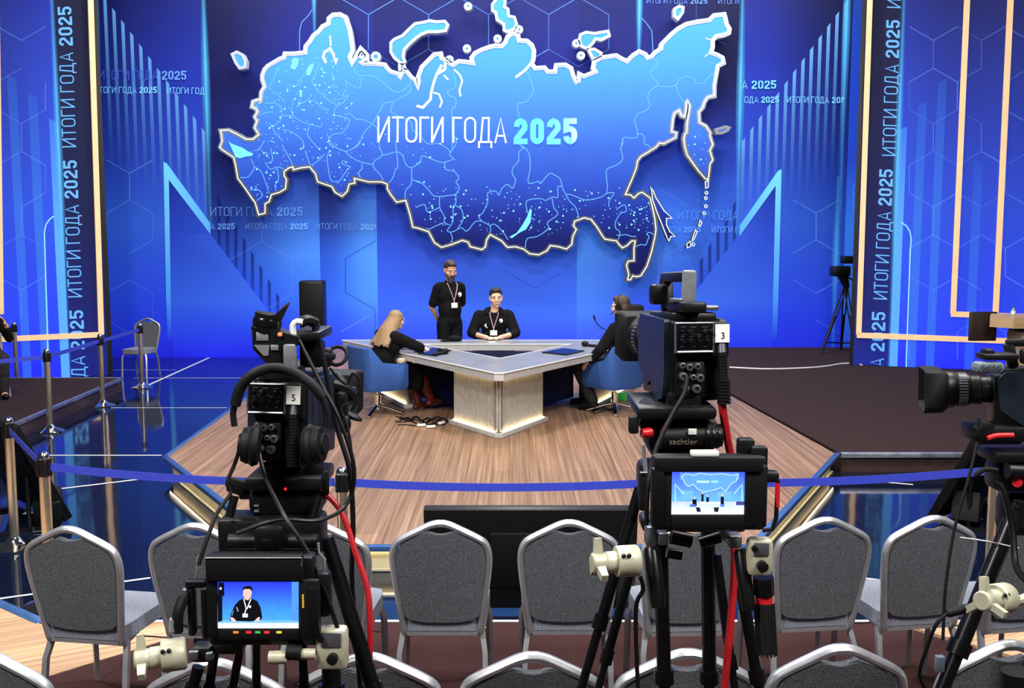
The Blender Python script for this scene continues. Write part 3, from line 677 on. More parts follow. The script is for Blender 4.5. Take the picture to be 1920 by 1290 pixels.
# ---------------------------------------------------------------- the map
MAP_Y = 19.0
def conv(pts, ox, oy, s): return [(ox + x / s, oy + y / s) for x, y in pts]
c2 = lambda *p: conv(p, 390, 0, 4.6075); c3 = lambda *p: conv(p, 780, 0, 4.6075); c4 = lambda *p: conv(p, 1080, 0, 4.6075)
c6 = lambda *p: conv(p, 390, 250, 4.6075); c7 = lambda *p: conv(p, 780, 250, 4.6075); c8 = lambda *p: conv(p, 1080, 250, 4.6075)
main = (c2((110,1130),(180,1125),(270,1170),(330,1205),(390,1205),(440,1165),(405,1105),(425,1050),(405,1010),(430,970),(415,940),(380,925),(390,880),(430,865),(455,870),(460,800),(490,750),(470,690),(470,650),(490,600),(520,570),(570,540),(620,510),(655,500),(665,465),(740,465),(840,455),(845,400),(880,360),(910,310),(960,270),(990,230),(1040,205),(1045,160),(1080,130),(1140,125),(1190,150),(1205,200),(1225,260),(1235,320),(1245,390),(1250,440),(1225,490),(1235,520),(1245,550),(1280,490),(1320,420),(1370,470),(1375,515),(1330,540),(1345,550),(1440,550),(1530,560),(1550,590),(1580,620),(1650,640),(1662,660),(1690,605),(1720,620),(1760,670),(1790,690),(1815,780))
 + c3((25,710),(20,660),(50,580),(110,520),(160,470),(215,465),(222,505),(262,520),(290,545),(320,560),(370,530),(430,535),(490,545),(480,500),(510,460),(570,430),(640,405),(690,395),(740,400),(770,370),(790,320),(830,290),(880,300),(890,350),(960,355),(1000,390),(1020,440),(1015,510),(1000,550),(1030,590),(1110,585),(1140,620),(1200,620),(1210,565),(1290,560),(1340,590),(1360,660),(1385,710),(1405,700),(1410,640),(1450,660),(1500,640),(1550,620),(1530,590),(1540,530),(1600,500),(1690,485),(1730,480),(1770,505))
 + c4((440,530),(490,480),(545,445),(600,470),(620,500),(650,490),(680,455),(735,420),(740,380),(780,340),(830,290),(880,250),(950,210),(1040,190),(1150,175),(1190,135),(1280,125),(1290,160),(1300,210),(1325,250),(1320,285),(1270,305),(1210,315),(1180,350),(1180,410),(1165,455),(1220,475),(1265,500),(1275,545),(1225,570),(1210,650),(1195,740),(1195,830),(1140,840),(1110,880),(1095,930),(1060,970),(1065,1060),(1120,1090),(1160,1150))
 + c8((1155,20),(1180,100),(1155,150),(1180,230),(1155,270),(1150,330),(1140,400),(1118,395),(1060,330),(1010,260),(960,190),(940,120),(930,50),(942,5))
 + c4((955,1150),(958,1080),(970,990),(982,920),(962,870),(955,890),(950,960),(938,1010),(910,1000),(890,955),(850,980),(835,1030),(825,1140),(865,1150),(860,1190),(780,1230))
 + c8((760,90),(720,85),(690,120),(620,165),(560,200),(530,240),(520,300),(490,380),(460,450),(425,530),(470,532),(500,560),(540,520),(570,510),(620,545),(640,560),(655,620),(680,740),(690,830),(680,900),(650,1030),(610,1150),(560,1230),(520,1240),(490,1230),(470,1265),(445,1265),(455,1220),(435,1140),(450,1105),(500,1100),(500,1000),(510,930),(480,930),(440,970),(400,990),(370,960),(350,930),(250,915),(230,890),(180,810),(130,745),(70,730))
 + c7((1370,760),(1360,800),(1385,830),(1355,890),(1345,960),(1300,1000),(1230,980),(1160,970),(1130,1015),(1060,1050),(980,1040),(930,1000),(860,980),(790,985),(740,930),(640,875),(610,920),(600,980),(570,1005),(470,980),(450,940),(400,925),(310,960),(220,985),(160,945),(110,850),(20,820))
 + c6((1770,810),(1745,700),(1710,580),(1630,595),(1580,530),(1550,480),(1550,440),(1500,420),(1390,420),(1265,390),(1270,430),(1220,440),(1205,500),(1160,545),(1100,510),(1070,460),(1010,440),(950,420),(930,350),(880,290),(800,300),(740,315),(735,290),(700,300),(660,330),(660,370),(680,400),(670,480),(620,510),(550,530),(530,590),(495,610),(495,690),(440,705),(410,600),(380,560),(320,470),(260,390),(240,270),(225,210),(120,140),(105,120),(125,70),(118,10)))
isl = [
 ('Kaliningrad', c2((210,470),(250,450),(300,475),(325,530),(320,580),(275,590),(240,540))),
 ('NZ', c2((1680,555),(1610,500),(1580,450),(1580,370),(1610,340),(1680,310),(1740,250),(1790,205)) + c3((60,195),(120,180),(180,190),(250,185),(275,215),(255,265),(190,275),(100,275),(40,300),(0,330)) + c2((1740,380),(1695,430),(1685,490),(1700,530))),
 ('SZ', c3((690,0),(660,40),(660,90),(690,110),(700,170),(760,210),(760,260),(790,275),(850,250),(870,210),(850,150),(800,140),(795,80),(765,60),(770,0),(740,-60),(700,-60))),
 ('NS', c3((1420,300),(1470,280),(1540,290),(1570,285),(1660,270),(1670,310),(1600,345),(1550,335),(1530,370),(1480,420),(1430,400),(1410,350))),
 ('NS2', c3((1490,430),(1540,425),(1600,460),(1590,500),(1530,510))),
 ('W', c4((850,80),(890,55),(925,65),(920,110),(880,165),(850,140))),
 ('Vay', c2((1655,560),(1690,560),(1705,600),(1680,615),(1655,600))),
 ('K1', c4((1208,1120),(1250,1108),(1290,1096),(1322,1105),(1310,1125),(1260,1150),(1215,1150))),
 ('Sak', c8((640,460),(668,500),(690,560),(710,590),(760,670),(830,735),(780,735),(780,790),(810,850),(855,890),(820,890),(800,930),(770,860),(730,760),(690,660),(660,570),(655,510))),
 ('Kur', c8((1115,420),(1140,410),(1142,465),(1120,475))), ('Kur', c8((1058,800),(1070,750),(1085,770),(1070,805))),
 ('Kur', c8((1005,910),(1030,835),(1045,850),(1020,910),(1000,940))), ('Kur', c8((955,960),(985,930),(990,975),(960,990)))]
def disc(cx, cy, r, n=9): return [(cx + r * math.cos(2 * math.pi * k / n), cy + r * math.sin(2 * math.pi * k / n)) for k in range(n)]
for q in ((450, 55), (705, 335), (440, 420), (890, 255), (1425, 480), (1385, 375), (290, 515)):
    (x, y), = c3(q); isl.append(('dot', disc(x, y, 5.2)))
for q, r in (((1450, 490), 7), ((1330, 475), 5)):
    (x, y), = c2(q); isl.append(('dot', disc(x, y, r)))
for q in ((1125, 515), (1120, 560), (1120, 630), (1105, 690), (1012, 960)):
    (x, y), = c8(q); isl.append(('tiny', disc(x, y, 2.6)))

def mat_mapface():
    m = bpy.data.materials.new('map_light_face'); m.use_nodes = True; nt = m.node_tree; N, L = nt.nodes, nt.links
    b = N['Principled BSDF']; tc = N.new('ShaderNodeTexCoord'); sx = N.new('ShaderNodeSeparateXYZ'); L.new(tc.outputs['Object'], sx.inputs[0])
    mr = N.new('ShaderNodeMapRange'); z0, z1 = P(960, 500, MAP_Y).z, P(960, 20, MAP_Y).z
    mr.inputs['From Min'].default_value = z0; mr.inputs['From Max'].default_value = z1; L.new(sx.outputs['Z'], mr.inputs['Value'])
    nz = N.new('ShaderNodeTexNoise'); nz.inputs['Scale'].default_value = 2; L.new(tc.outputs['Object'], nz.inputs['Vector'])
    ad = N.new('ShaderNodeMath'); ad.operation = 'MULTIPLY_ADD'; ad.inputs[1].default_value = .05; L.new(nz.outputs['Fac'], ad.inputs[0]); L.new(mr.outputs[0], ad.inputs[2])
    rp = N.new('ShaderNodeValToRGB'); e = rp.color_ramp.elements
    st = [(0.02, (8, 16, 78)), (.14, (14, 26, 104)), (.24, (26, 46, 150)), (.36, (44, 80, 196)), (.5, (58, 104, 214)), (.66, (74, 140, 244)), (.82, (80, 164, 255)), (1, (84, 176, 255))]
    e[0].position, e[0].color = st[0][0], lin(st[0][1]) + (1,); e[1].position, e[1].color = st[-1][0], lin(st[-1][1]) + (1,)
    for p, c in st[1:-1]: k = e.new(p); k.color = lin(c) + (1,)
    L.new(ad.outputs[0], rp.inputs[0]); L.new(rp.outputs[0], b.inputs['Emission Color']); b.inputs['Emission Strength'].default_value = .93
    dv = N.new('ShaderNodeVectorMath'); dv.operation = 'SCALE'; dv.inputs['Scale'].default_value = .25; L.new(rp.outputs[0], dv.inputs[0]); L.new(dv.outputs[0], b.inputs['Base Color'])
    b.inputs['Roughness'].default_value = .5; b.inputs['Specular IOR Level'].default_value = .1
    return m
M['mapface'] = mat_mapface()
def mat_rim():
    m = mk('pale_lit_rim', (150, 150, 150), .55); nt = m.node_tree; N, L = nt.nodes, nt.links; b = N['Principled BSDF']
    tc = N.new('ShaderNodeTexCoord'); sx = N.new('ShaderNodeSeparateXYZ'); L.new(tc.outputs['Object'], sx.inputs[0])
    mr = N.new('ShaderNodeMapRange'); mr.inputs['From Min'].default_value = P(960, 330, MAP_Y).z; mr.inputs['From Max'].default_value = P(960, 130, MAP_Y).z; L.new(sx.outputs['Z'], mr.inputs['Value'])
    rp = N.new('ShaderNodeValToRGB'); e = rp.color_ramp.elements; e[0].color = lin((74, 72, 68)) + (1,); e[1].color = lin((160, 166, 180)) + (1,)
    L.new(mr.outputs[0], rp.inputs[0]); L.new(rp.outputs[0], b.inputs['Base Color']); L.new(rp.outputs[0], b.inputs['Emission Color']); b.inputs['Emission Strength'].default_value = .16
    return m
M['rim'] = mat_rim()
M['rimline'] = mk('bright_rim_line', (210, 230, 240), .5, 0, .05, 4, emit=(186, 214, 232), estr=.6)
mt = thing('map_sign', 'large glowing blue country map hanging in front of the back wall', 'map', (0, MAP_Y, 0))
PM = lambda u, v: (lambda w: (w.x, w.z))(P(u, v, MAP_Y))
Mx = Matrix.Translation((0, MAP_Y, 0)) @ Matrix(((1, 0, 0, 0), (0, 0, 1, 0), (0, 1, 0, 0), (0, 0, 0, 1)))   # (x, z, depth) -> world
def solid(poly, name, z0, z1, mi_face, mats, parent):
    b = MB(); b.prism([PM(*p) for p in poly], z0, z1, 0, Mx, side=1); return b.build(name, mats, parent, 30, world=True, smooth=False)
def rim_ribbon(b, poly, w, z0, z1, closed=True):
    pts = [Vector(PM(*p)) for p in poly]; n = len(pts); L_ = []; R_ = []; w = w / F * MAP_Y
    for i in range(n):
        a = pts[i - 1] if (i or closed) else None; c = pts[i]; q = pts[(i + 1) % n] if (i < n - 1 or closed) else None
        d1 = (c - a).normalized() if a is not None else None; d2 = (q - c).normalized() if q is not None else None
        d1 = d1 or d2; d2 = d2 or d1
        n1, n2 = Vector((-d1.y, d1.x)), Vector((-d2.y, d2.x)); m = n1 + n2; m = m / max(.5, m.dot(n1)) if m.length > .3 else n1
        L_.append(c + m * w / 2); R_.append(c - m * w / 2)
    for i in range(n if closed else n - 1):
        j = (i + 1) % n
        b.add([(p.x, p.y, z) for z in (z0, z1) for p in (L_[i], L_[j], R_[j], R_[i])],
              [(0, 1, 2, 3), (7, 6, 5, 4), (0, 4, 5, 1), (2, 6, 7, 3)], 0, Mx)
solid(main, 'mainland', 0, .16, 0, [M['mapface'], M['mapside']], mt)
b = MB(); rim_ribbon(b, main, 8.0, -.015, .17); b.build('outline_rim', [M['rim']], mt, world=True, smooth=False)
inn = main
b = MB(); rim_ribbon(b, main, 1.9, -.024, -.014); b.build('bright_line', [M['rimline']], mt, world=True, smooth=False)
for nm, q in isl:
    o = solid(q, 'island', 0, .16, 0, [M['mapface'], M['mapside']], mt)
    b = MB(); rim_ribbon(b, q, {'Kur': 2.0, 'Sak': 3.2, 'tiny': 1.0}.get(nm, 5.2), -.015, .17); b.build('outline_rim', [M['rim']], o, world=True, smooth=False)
    if nm in ('Sak', 'Kur', 'tiny'): b = MB(); rim_ribbon(b, q, 1.5, -.024, -.014); b.build('bright_line', [M['rimline']], o, world=True, smooth=False)
# gulfs and lakes drawn in white and cyan on the face
g = GR(lambda u, v: P(u, v, MAP_Y), (0, -1, 0), .004)
WH = (214, 226, 250); CYN = (120, 226, 255); LN = (104, 182, 255)
for w, q in ((5, c3((225,560),(180,640),(152,720),(132,800),(125,860),(60,930),(5,915))), (5, c3((255,530),(250,600),(185,640))), (3.4, c3((150,800),(200,815),(225,880),(205,930))),
             (3.4, c3((240,650),(280,690))), (3.4, c3((330,600),(380,650),(400,700),(375,780),(385,835))), (5, c3((1000,540),(940,610),(860,670))),
             (5, c2((1020,545),(995,490),(1010,450),(1055,420),(1085,470),(1105,555),(1115,505))), (3, c2((1062,400),(1055,310))), (3.4, c2((1640,670),(1665,640))), (4, c8((425,530),(470,535))), (2.4, c8((470,540),(500,575),(530,530))), (2, c4((1120,330),(1160,345))), (2, c4((1110,490),(1165,455)))):
    g.ribbon(q, w, WH, 3)
g.ngon(c8((690, 640), (668, 650), (690, 780), (712, 760)), (70, 72, 76), 3)
for q in (c7((985,650),(1000,660),(990,765),(950,830),(890,860),(830,905),(805,895),(870,860),(920,790),(960,720)), c2((735,500),(785,505),(780,560),(750,605),(715,590)), c2((905,545),(915,570),(880,655),(845,650),(860,590)), c6((180,70),(205,90),(300,125),(345,155),(390,175),(385,195),(330,200),(280,215),(240,205),(215,150)), c2((790,780),(815,780),(812,840),(795,840))):
    g.ngon(q, CYN, 4)
lines = [c2((1245,560),(1285,640),(1330,655),(1430,660),(1530,730),(1630,800),(1730,750),(1755,690)), c2((1330,655),(1310,760),(1250,745),(1190,700),(1200,760),(1160,830),(1210,830),(1165,890),(1115,915)),
 c2((1750,750),(1740,800),(1640,860),(1590,880),(1520,895),(1490,950),(1450,1020),(1420,1070),(1340,1160),(1310,1240),(1260,1285)), c2((1600,885),(1580,960),(1640,1000),(1750,1050),(1770,1130),(1840,1160)), c2((1420,1070),(1460,1110),(1480,1200),(1480,1290)), c2((1190,990),(1230,985),(1280,1030),(1340,1035),(1420,1070)),
 c2((960,545),(930,650),(900,700),(940,770),(1000,830),(1060,880),(1110,910),(1090,990),(1200,1020),(1220,1060),(1160,1150),(1080,1160),(1040,1230),(1090,1280)), c2((600,600),(560,700),(530,760),(600,820),(660,870)), c2((700,730),(760,750),(850,600)), c2((490,890),(600,900),(640,960),(620,1050),(560,1100),(600,1170),(650,1220)), c2((740,880),(720,960),(760,1020),(830,1060),(900,1080),(980,1100)), c2((760,920),(860,870),(930,880),(1000,940),(1050,950)), c2((440,1000),(520,970),(570,970)), c2((640,1000),(740,1000)), c2((880,1080),(860,1160),(900,1220),(960,1290)), c2((650,1120),(740,1150),(820,1220),(820,1290)),
 c6((1480,0),(1480,110),(1505,190),(1440,240),(1430,290),(1490,360),(1520,420)), c6((1505,190),(1560,180),(1630,160),(1680,190),(1710,270),(1760,295),(1840,250)), c6((1760,295),(1760,400),(1750,450),(1710,490),(1700,570)), c6((1760,400),(1840,430)), c6((1030,0),(1060,80),(1120,130),(1190,160),(1210,180),(1260,220),(1330,250),(1430,270)), c6((1190,160),(1270,120),(1340,30)), c6((1060,150),(1030,200),(1040,300),(1060,400),(1110,420),(1140,410),(1200,320),(1230,290),(1170,270),(1160,240),(1210,250)), c6((1330,260),(1330,310),(1300,340),(1320,390)), c6((880,280),(950,240),(1010,180)), c6((840,150),(880,270)), c6((640,100),(690,190),(730,270)), c6((500,260),(540,310),(600,290),(660,310)), c6((260,380),(340,380),(370,350),(400,290),(370,220)), c6((400,290),(460,330),(500,430),(530,520)), c6((360,490),(440,490),(470,540),(420,580)), c6((600,300),(610,400),(580,440),(590,500)), c6((1620,60),(1640,280),(1620,310),(1600,380),(1560,430)), c6((540,130),(560,230),(510,260)), c6((400,150),(440,140),(490,60)),
 c7((20,0),(100,90),(200,90),(290,150),(290,190),(320,220),(250,250),(190,245),(60,195),(40,240),(0,265)), c7((320,0),(350,80),(295,170)), c7((250,245),(255,310),(330,330),(370,385),(345,420),(375,470),(345,530),(345,600),(320,640),(320,760),(270,840),(320,850),(390,815),(440,845),(510,765),(570,760)), c7((330,620),(395,660),(405,750),(360,820)), c7((0,410),(50,430),(110,490),(170,545),(340,530)), c7((205,545),(205,640),(245,720),(245,770),(290,790)), c7((0,640),(75,615),(100,680),(205,640)), c7((245,770),(120,825),(130,855)), c7((295,850),(315,910),(300,945)),
 c7((880,90),(940,125),(980,190),(985,310),(970,430),(1060,415),(1075,435),(1150,350),(1195,360),(1245,395),(1265,470),(1300,540),(1330,590),(1380,640),(1405,725)), c7((940,125),(890,160),(885,240),(835,300),(835,360),(860,400),(835,475),(790,440),(740,480),(715,535),(690,500),(620,515),(620,590),(575,690),(540,710),(570,760),(640,800),(640,870)), c7((640,800),(680,785),(750,850),(795,920)), c7((965,690),(950,600),(990,570),(1080,565),(1120,580),(1180,550),(1225,555),(1225,465),(1265,460)), c7((1175,560),(1190,640),(1225,700),(1135,770),(1145,820),(1050,890),(960,910),(945,990)), c7((1300,530),(1340,530),(1440,570),(1500,575),(1600,550),(1645,520),(1710,515),(1670,580),(1665,635)), c7((1840,40),(1795,40),(1770,130),(1785,225),(1720,280),(1650,310),(1645,390),(1655,460),(1645,520)), c7((1730,660),(1800,615),(1815,675),(1770,690),(1725,760),(1725,820),(1760,850),(1750,915)),
 c8((350,880),(390,880),(430,875),(480,890),(520,890)), c8((510,985),(560,960),(600,965),(620,920),(630,890),(610,870),(640,855),(680,890)),
 c4((660,500),(705,550),(645,620),(650,660),(710,730),(635,790),(620,860),(640,910),(600,960),(540,980),(505,1040),(525,1110),(525,1190),(410,1190),(405,1240),(380,1290)), c4((710,735),(730,750),(850,745),(890,690),(950,665),(1020,680),(1030,715),(1100,720),(1160,650),(1190,650)), c4((860,740),(900,840),(940,890)), c4((525,1160),(570,1160),(595,1200),(585,1240),(630,1260),(640,1280)),
 c3((320,620),(340,700),(335,760),(275,790),(290,830),(340,850),(340,930),(310,960),(315,1290)), c3((960,620),(1000,720),(1010,800),(950,880),(880,900),(890,1010)), c3((880,1240),(930,1280))]
for q in lines: g.ribbon(smooth_path([Vector((a, c, 0)) for a, c in q], 3), 1.5, LN, 2, .85)
def inside(p, poly):
    x, y = p; r = False; n = len(poly)
    for i in range(n):
        (x1, y1), (x2, y2) = poly[i], poly[(i + 1) % n]
        if (y1 > y) != (y2 > y) and x < (x2 - x1) * (y - y1) / (y2 - y1) + x1: r = not r
    return r
rnd = random.Random(4)
for cnt, bx in ((260, (470, 170, 660, 370)), (90, (520, 90, 640, 190)), (200, (780, 350, 1220, 440)), (40, (640, 240, 860, 400)), (20, (1290, 250, 1340, 320)), (30, (1180, 380, 1240, 430))):
    for _ in range(cnt):
        u, v = rnd.uniform(bx[0], bx[2]), rnd.uniform(bx[1], bx[3])
        if inside((u, v), main): g.poly(disc(u, v, rnd.choice((.7, .8, 1, 1.2, 2)), 6), (140, 224, 255), 3, .95)
g.build('region_lines', M['panel'], mt)
g = GR(lambda u, v: P(u, v, MAP_Y), (0, -1, 0), .004)
text(g, 'ИТОГИ ГОДА', (708, 267), (950, 268.5), 48.5, (236, 248, 255), .072, .2, 6)
text(g, '2025', (963, 270.5), (1082, 271), 49, (112, 246, 255), .08, .215, 6)
g.build('title', M['screen'], mt)
# ---------------------------------------------------------------- desk
DZ = SZ + .74
t = thing('presenter_desk', 'big triangular grey studio desk with ribbed lit pedestal on the wooden stage', 'desk', (-.15, 12, SZ))
gd = lambda u, v: G(u, v, DZ)
Lo, Ro, tR, tL = gd(641, 637.5), gd(1231, 637.5), gd(945, 699), gd(926, 699)
IL, IR, IT, IT2 = gd(790, 645), gd(1072, 645), gd(939.5, 671.3), gd(935, 671.3)
outer = [Lo, Ro, tR, tL]; inner = [IL, IR, IT, IT2]
b = MB()
def ring(b, o, i, z0, z1, mt_, ms):
    n = len(o); vs = [Vector((p.x, p.y, z)) for z in (z0, z1) for p in o + i]; k = 2 * n
    for a in range(n):
        c = (a + 1) % n
        b.add([vs[k + a], vs[k + c], vs[k + n + c], vs[k + n + a]], [(3, 2, 1, 0)], mt_); b.add([vs[a], vs[c], vs[n + c], vs[n + a]], [(0, 1, 2, 3)], ms)
        b.add([vs[a], vs[c], vs[k + c], vs[k + a]], [(3, 2, 1, 0)], ms); b.add([vs[n + a], vs[n + c], vs[k + n + c], vs[k + n + a]], [(0, 1, 2, 3)], ms)
ring(b, outer, inner, DZ - .012, DZ, 0, 0); b.build('worktop', [M['desk_top']], t, world=True)
b = MB(); ring(b, inset(outer, .008), inset(inner, -.008), DZ - .085, DZ - .0125, 0, 0); b.build('edge_band', [M['desk_edge']], t, world=True)
b = MB(); b.tube([Vector((p.x, p.y, DZ - .004)) for p in outer], .008, 6, closed=True); b.tube([Vector((p.x, p.y, DZ - .004)) for p in inner], .008, 6, closed=True); b.build('edge_highlight', [M['white_plastic']], t, world=True)  # white tubes stand in for the highlight lines along the top edges
def ribbed(path, h0, h1, name, strip_top=True):
    b = MB(); pl_ = MB(); ls = MB(); n = len(path)
    for k in range(n - 1):
        p, q = Vector((path[k].x, path[k].y, 0)), Vector((path[k + 1].x, path[k + 1].y, 0)); d = (q - p).normalized(); nn = Vector((d.y, -d.x, 0))
        if nn.y > 0 and abs(nn.y) > .2: nn = -nn
        L_ = (q - p).length; a = math.atan2(d.y, d.x); c = (p + q) / 2 - nn * .03
        b.box((c.x, c.y, (h0 + h1) / 2), (L_, .05, h1 - h0), 1, (0, 0, a))
        m = int(L_ / .033)
        for j in range(m):
            w = p + d * (j + .5) * L_ / m
            b.box((w.x, w.y, (h0 + h1) / 2), (.019, .03, h1 - h0), 0, (0, 0, a))
        c = (p + q) / 2 + nn * .0; pl_.box((c.x, c.y, SZ + .029), (L_ + .07, .13, .054), 0, (0, 0, a), .006)
        c = (p + q) / 2 + nn * .035; ls.box((c.x, c.y, SZ + .062), (L_ - .04, .012, .01), 0, (0, 0, a))
        if strip_top: ls.box((c.x, c.y, DZ - .098), (L_ - .04, .012, .01), 0, (0, 0, a))
    o = b.build(name, [M['rib'], M['rib_back']], t, world=True); pl_.build('plinth', M['desk_edge'], o, world=True); ls.build('light_strip', M['ledstrip'], o, world=True)
gs = lambda u, v: G(u, v, SZ)
ribbed([gs(853, 795), gs(935, 820.5), gs(1016, 790)], SZ + .056, DZ - .087, 'ribbed_pedestal')
ribbed([gs(692, 727), gs(766, 766)], SZ + .056, DZ - .087, 'ribbed_pedestal', False)
ribbed([gs(1114, 764), gs(1182, 728)], SZ + .056, DZ - .087, 'ribbed_pedestal', False)
b = MB()
for (p, q) in ((IL, (IT + IT2) / 2), ((IT + IT2) / 2, IR), (IL, IR)):
    d = q - p; c = (p + q) / 2
    b.box((c.x, c.y, (SZ + DZ - .09) / 2 + .02), (d.length + .05, .03, DZ - .09 - SZ - .05), 0, (0, 0, math.atan2(d.y, d.x)))
b.prism([(p.x, p.y) for p in (IL, IR, IT)], DZ - .34, DZ - .33, 0); b.build('inner_panel', M['navy'], t, world=True)

# ---------------------------------------------------------------- things on the desk
def mic(px0, px1, label):
    a, c = gd(*px0), gd(*px1); d = (c - a).normalized(); z = Vector((0, 0, .024))
    t = thing('handheld_microphone', label, 'microphone', tuple(a)); b = MB()
    b.lathe([(.013, 0), (.016, .03), (.019, .19)], a + z * .85, d); b.build('body', M['black'], t, world=True)
    b = MB(); b.ell(a + z * 1.5 + d * .235, (.037, .037, .05), frame((0, 0, 0), d).to_3x3().to_4x4()); b.build('foam_windscreen', M['black2'], t, world=True)
mic((812, 668), (850, 662), 'black handheld microphone with foam head beside the tablet near the blonde woman')
mic((1128, 652), (1090, 649.5), 'black handheld microphone with foam head near the man wearing a headset')
def tablet(q, label):
    pts = [gd(*p) for p in q]; t = thing('tablet_display', label, 'tablet', tuple(sum(pts, Vector()) / 4)); b = MB()
    b.prism([(p.x, p.y) for p in pts], DZ + .001, DZ + .014); b.build('case', M['black'], t, world=True)
    b = MB(); b.prism([(p.x, p.y) for p in inset(pts, .02)], DZ + .0142, DZ + .0155); b.build('glass_screen', M['glass'], t, world=True)
tablet([(783, 664), (811, 653.5), (846, 658), (818, 669)], 'dark flat tablet on the left arm of the desk')
tablet([(1016, 662), (1056, 654.5), (1096, 659), (1062, 667)], 'dark flat tablet on the right arm of the desk')
def paper(p, s, a, label):
    b = MB(); c = gd(*p); b.box((c.x, c.y, DZ + .003), (*s, .004), 0, (0, 0, a)); o = b.build('paper_sheet', M['paper']); tag(o, label, 'paper')
paper((922, 641.5), (.1, .08), .2, 'small white paper lying on desk before the seated smiling man')
c = gd(1141, 640); t = thing('drinking_glass', 'small clear tumbler on the right back end of the desk', 'glass', (c.x, c.y, DZ)); b = MB()
b.lathe([(.03, .002), (.036, .1), (.034, .1), (.028, .006)], (0, 0, 0)); b.build('tumbler', M['bottle'], t)
c = gd(850, 640); t = thing('dark_cap', 'dark cap lying on the back of the desk before the bearded man', 'cap', (c.x, c.y, DZ)); b = MB()
b.ell((.02, .02, .035), (.1, .09, .045)); b.ell((-.1, -.03, .014), (.08, .06, .01)); b.build('crown', M['cloth_black'], t)

# ---------------------------------------------------------------- banquet chairs
def banquet_chair(label, group, loc, rz):
    t = thing('banquet_chair', label, 'chair', loc, rz, group)
    rec = lambda z: -(z - .42) * .17
    half = [(.178, .40), (.186, .47), (.200, .58), (.213, .68), (.220, .76), (.217, .81), (.202, .85), (.165, .877), (.10, .911), (.05, .936), (.018, .9455), (0, .946)]
    pts = [(x, z) for x, z in half] + [(-x, z) for x, z in half[-2::-1]]
    path = smooth_path([Vector((x, rec(z), z)) for x, z in pts], 3)
    path = [Vector((.170, .20, .405)), Vector((.172, .10, .392)), Vector((.174, .03, .388))] + path + [Vector((-.174, .03, .388)), Vector((-.172, .10, .392)), Vector((-.170, .20, .405))]
    b = MB(); b.tube(path, .016, 10, flat=(.020, .0165), up=(0, 1, .17)); b.build('back_frame', M['alu'], t)
    hp = [(.0, .452), (.09, .456), (.15, .468), (.176, .49), (.188, .58), (.200, .68), (.206, .75), (.203, .80), (.187, .838), (.152, .864), (.10, .886), (.062, .902), (.04, .898), (.02, .892), (0, .890)]
    poly = hp + [(-x, z) for x, z in hp[-2:0:-1]]
    b = MB(); Mr = Matrix.Translation((0, .07, 0)) @ Matrix(((1, 0, 0, 0), (0, -1, -.17, 0), (0, 0, 1, 0), (0, 0, 0, 1))) @ Matrix(((1, 0, 0, 0), (0, 0, 1, 0), (0, 1, 0, 0), (0, 0, 0, 1)))
    b.prism(poly, -.024, .014, 0, Mr); o = b.build('backrest', M['fabric'], t)
    bv = o.modifiers.new('soft', 'BEVEL'); bv.width = .008; bv.segments = 2; bv.limit_method = 'ANGLE'; bv.angle_limit = R(50)
    b = MB(); e = [(-.2, .03), (-.19, .0), (.19, .0), (.2, .03), (.215, .36), (.2, .42), (.15, .44), (-.15, .44), (-.2, .42), (-.215, .36)]
    b.prism(e, .405, .475); o = b.build('seat', M['seat_fabric'], t); bv = o.modifiers.new('soft', 'BEVEL'); bv.width = .022; bv.segments = 3; bv.limit_method = 'ANGLE'; bv.angle_limit = R(50)
    b = MB(); b.box((0, .005, .393), (.33, .022, .016)); b.box((0, .40, .393), (.36, .022, .016)); b.box((.168, .2, .394), (.018, .4, .018)); b.box((-.168, .2, .394), (.018, .4, .018)); b.build('seat_frame', M['alu'], t)
    for s in (-1, 1):
        b = MB(); b.tube([(s * .185, .04, .395), (s * .2, -.0, .3), (s * .205, -.045, .0)], .013, 4, flat=(.012, .012)); b.build('leg', M['alu'], t)
        b = MB(); b.tube([(s * .19, .39, .395), (s * .210, .41, .34), (s * .214, .43, .0)], .013, 4, flat=(.012, .012)); b.build('leg', M['alu'], t)
    b = MB(); b.cyl((-.218, .425, .25), (.218, .425, .25), .004); b.build('stretcher', M['chrome'], t)
    return t
GR1, GR2 = 'banquet chairs in the front row', 'banquet chairs in the second row'
def chair_at(u, v, z0): p = G(u, v, z0 + .955); return (p.x, p.y + .09, z0 + .002)
row1 = [(133, 990, -9, 'left end'), (369, 984, -6, 'second from left end'), (597, 984, -2, 'half hidden by camera numbered five'), (825, 979, 0, 'left one before the black screen back'), (1068, 978, 0, 'right one before the black screen back'),
        (1297, 980, 2, 'behind the legs of camera numbered three'), (1545, 973, 7, 'right of camera numbered three'), (1747, 970, 9, 'behind thin hanging black cable at right'), (1945, 974, 10, 'cut by right edge of the photo')]
row2 = [(-28, 1222, -9, 'at the lower left corner of the photo'), (403, 1240, -3, 'under the left monitor'), (690, 1229, -1, 'right of the left tripod'), (998, 1228, 0, 'between the two tripods'), (1288, 1222, 2, 'behind the right tripod centre tubes'), (1573, 1213, 4, 'right of the red-banded grip'), (1887, 1206, 7, 'at the lower right corner of the photo')]
ch0 = None
for rw, grp, nm in ((row1, GR1, 'front row grey banquet chair, '), (row2, GR2, 'second row grey banquet chair, ')):
    for u, v, a, s in rw:
        loc = chair_at(u, v, AZ)
        if ch0 is None: ch0 = banquet_chair(nm + s, grp, loc, R(a))
        else: dup(ch0, loc, R(a), nm + s, grp)
p = G(268, 598, .955)
o = dup(ch0, (p.x, p.y + .1, 0), R(172), 'lone dark grey banquet chair standing on blue floor by the back wall'); del o['group']

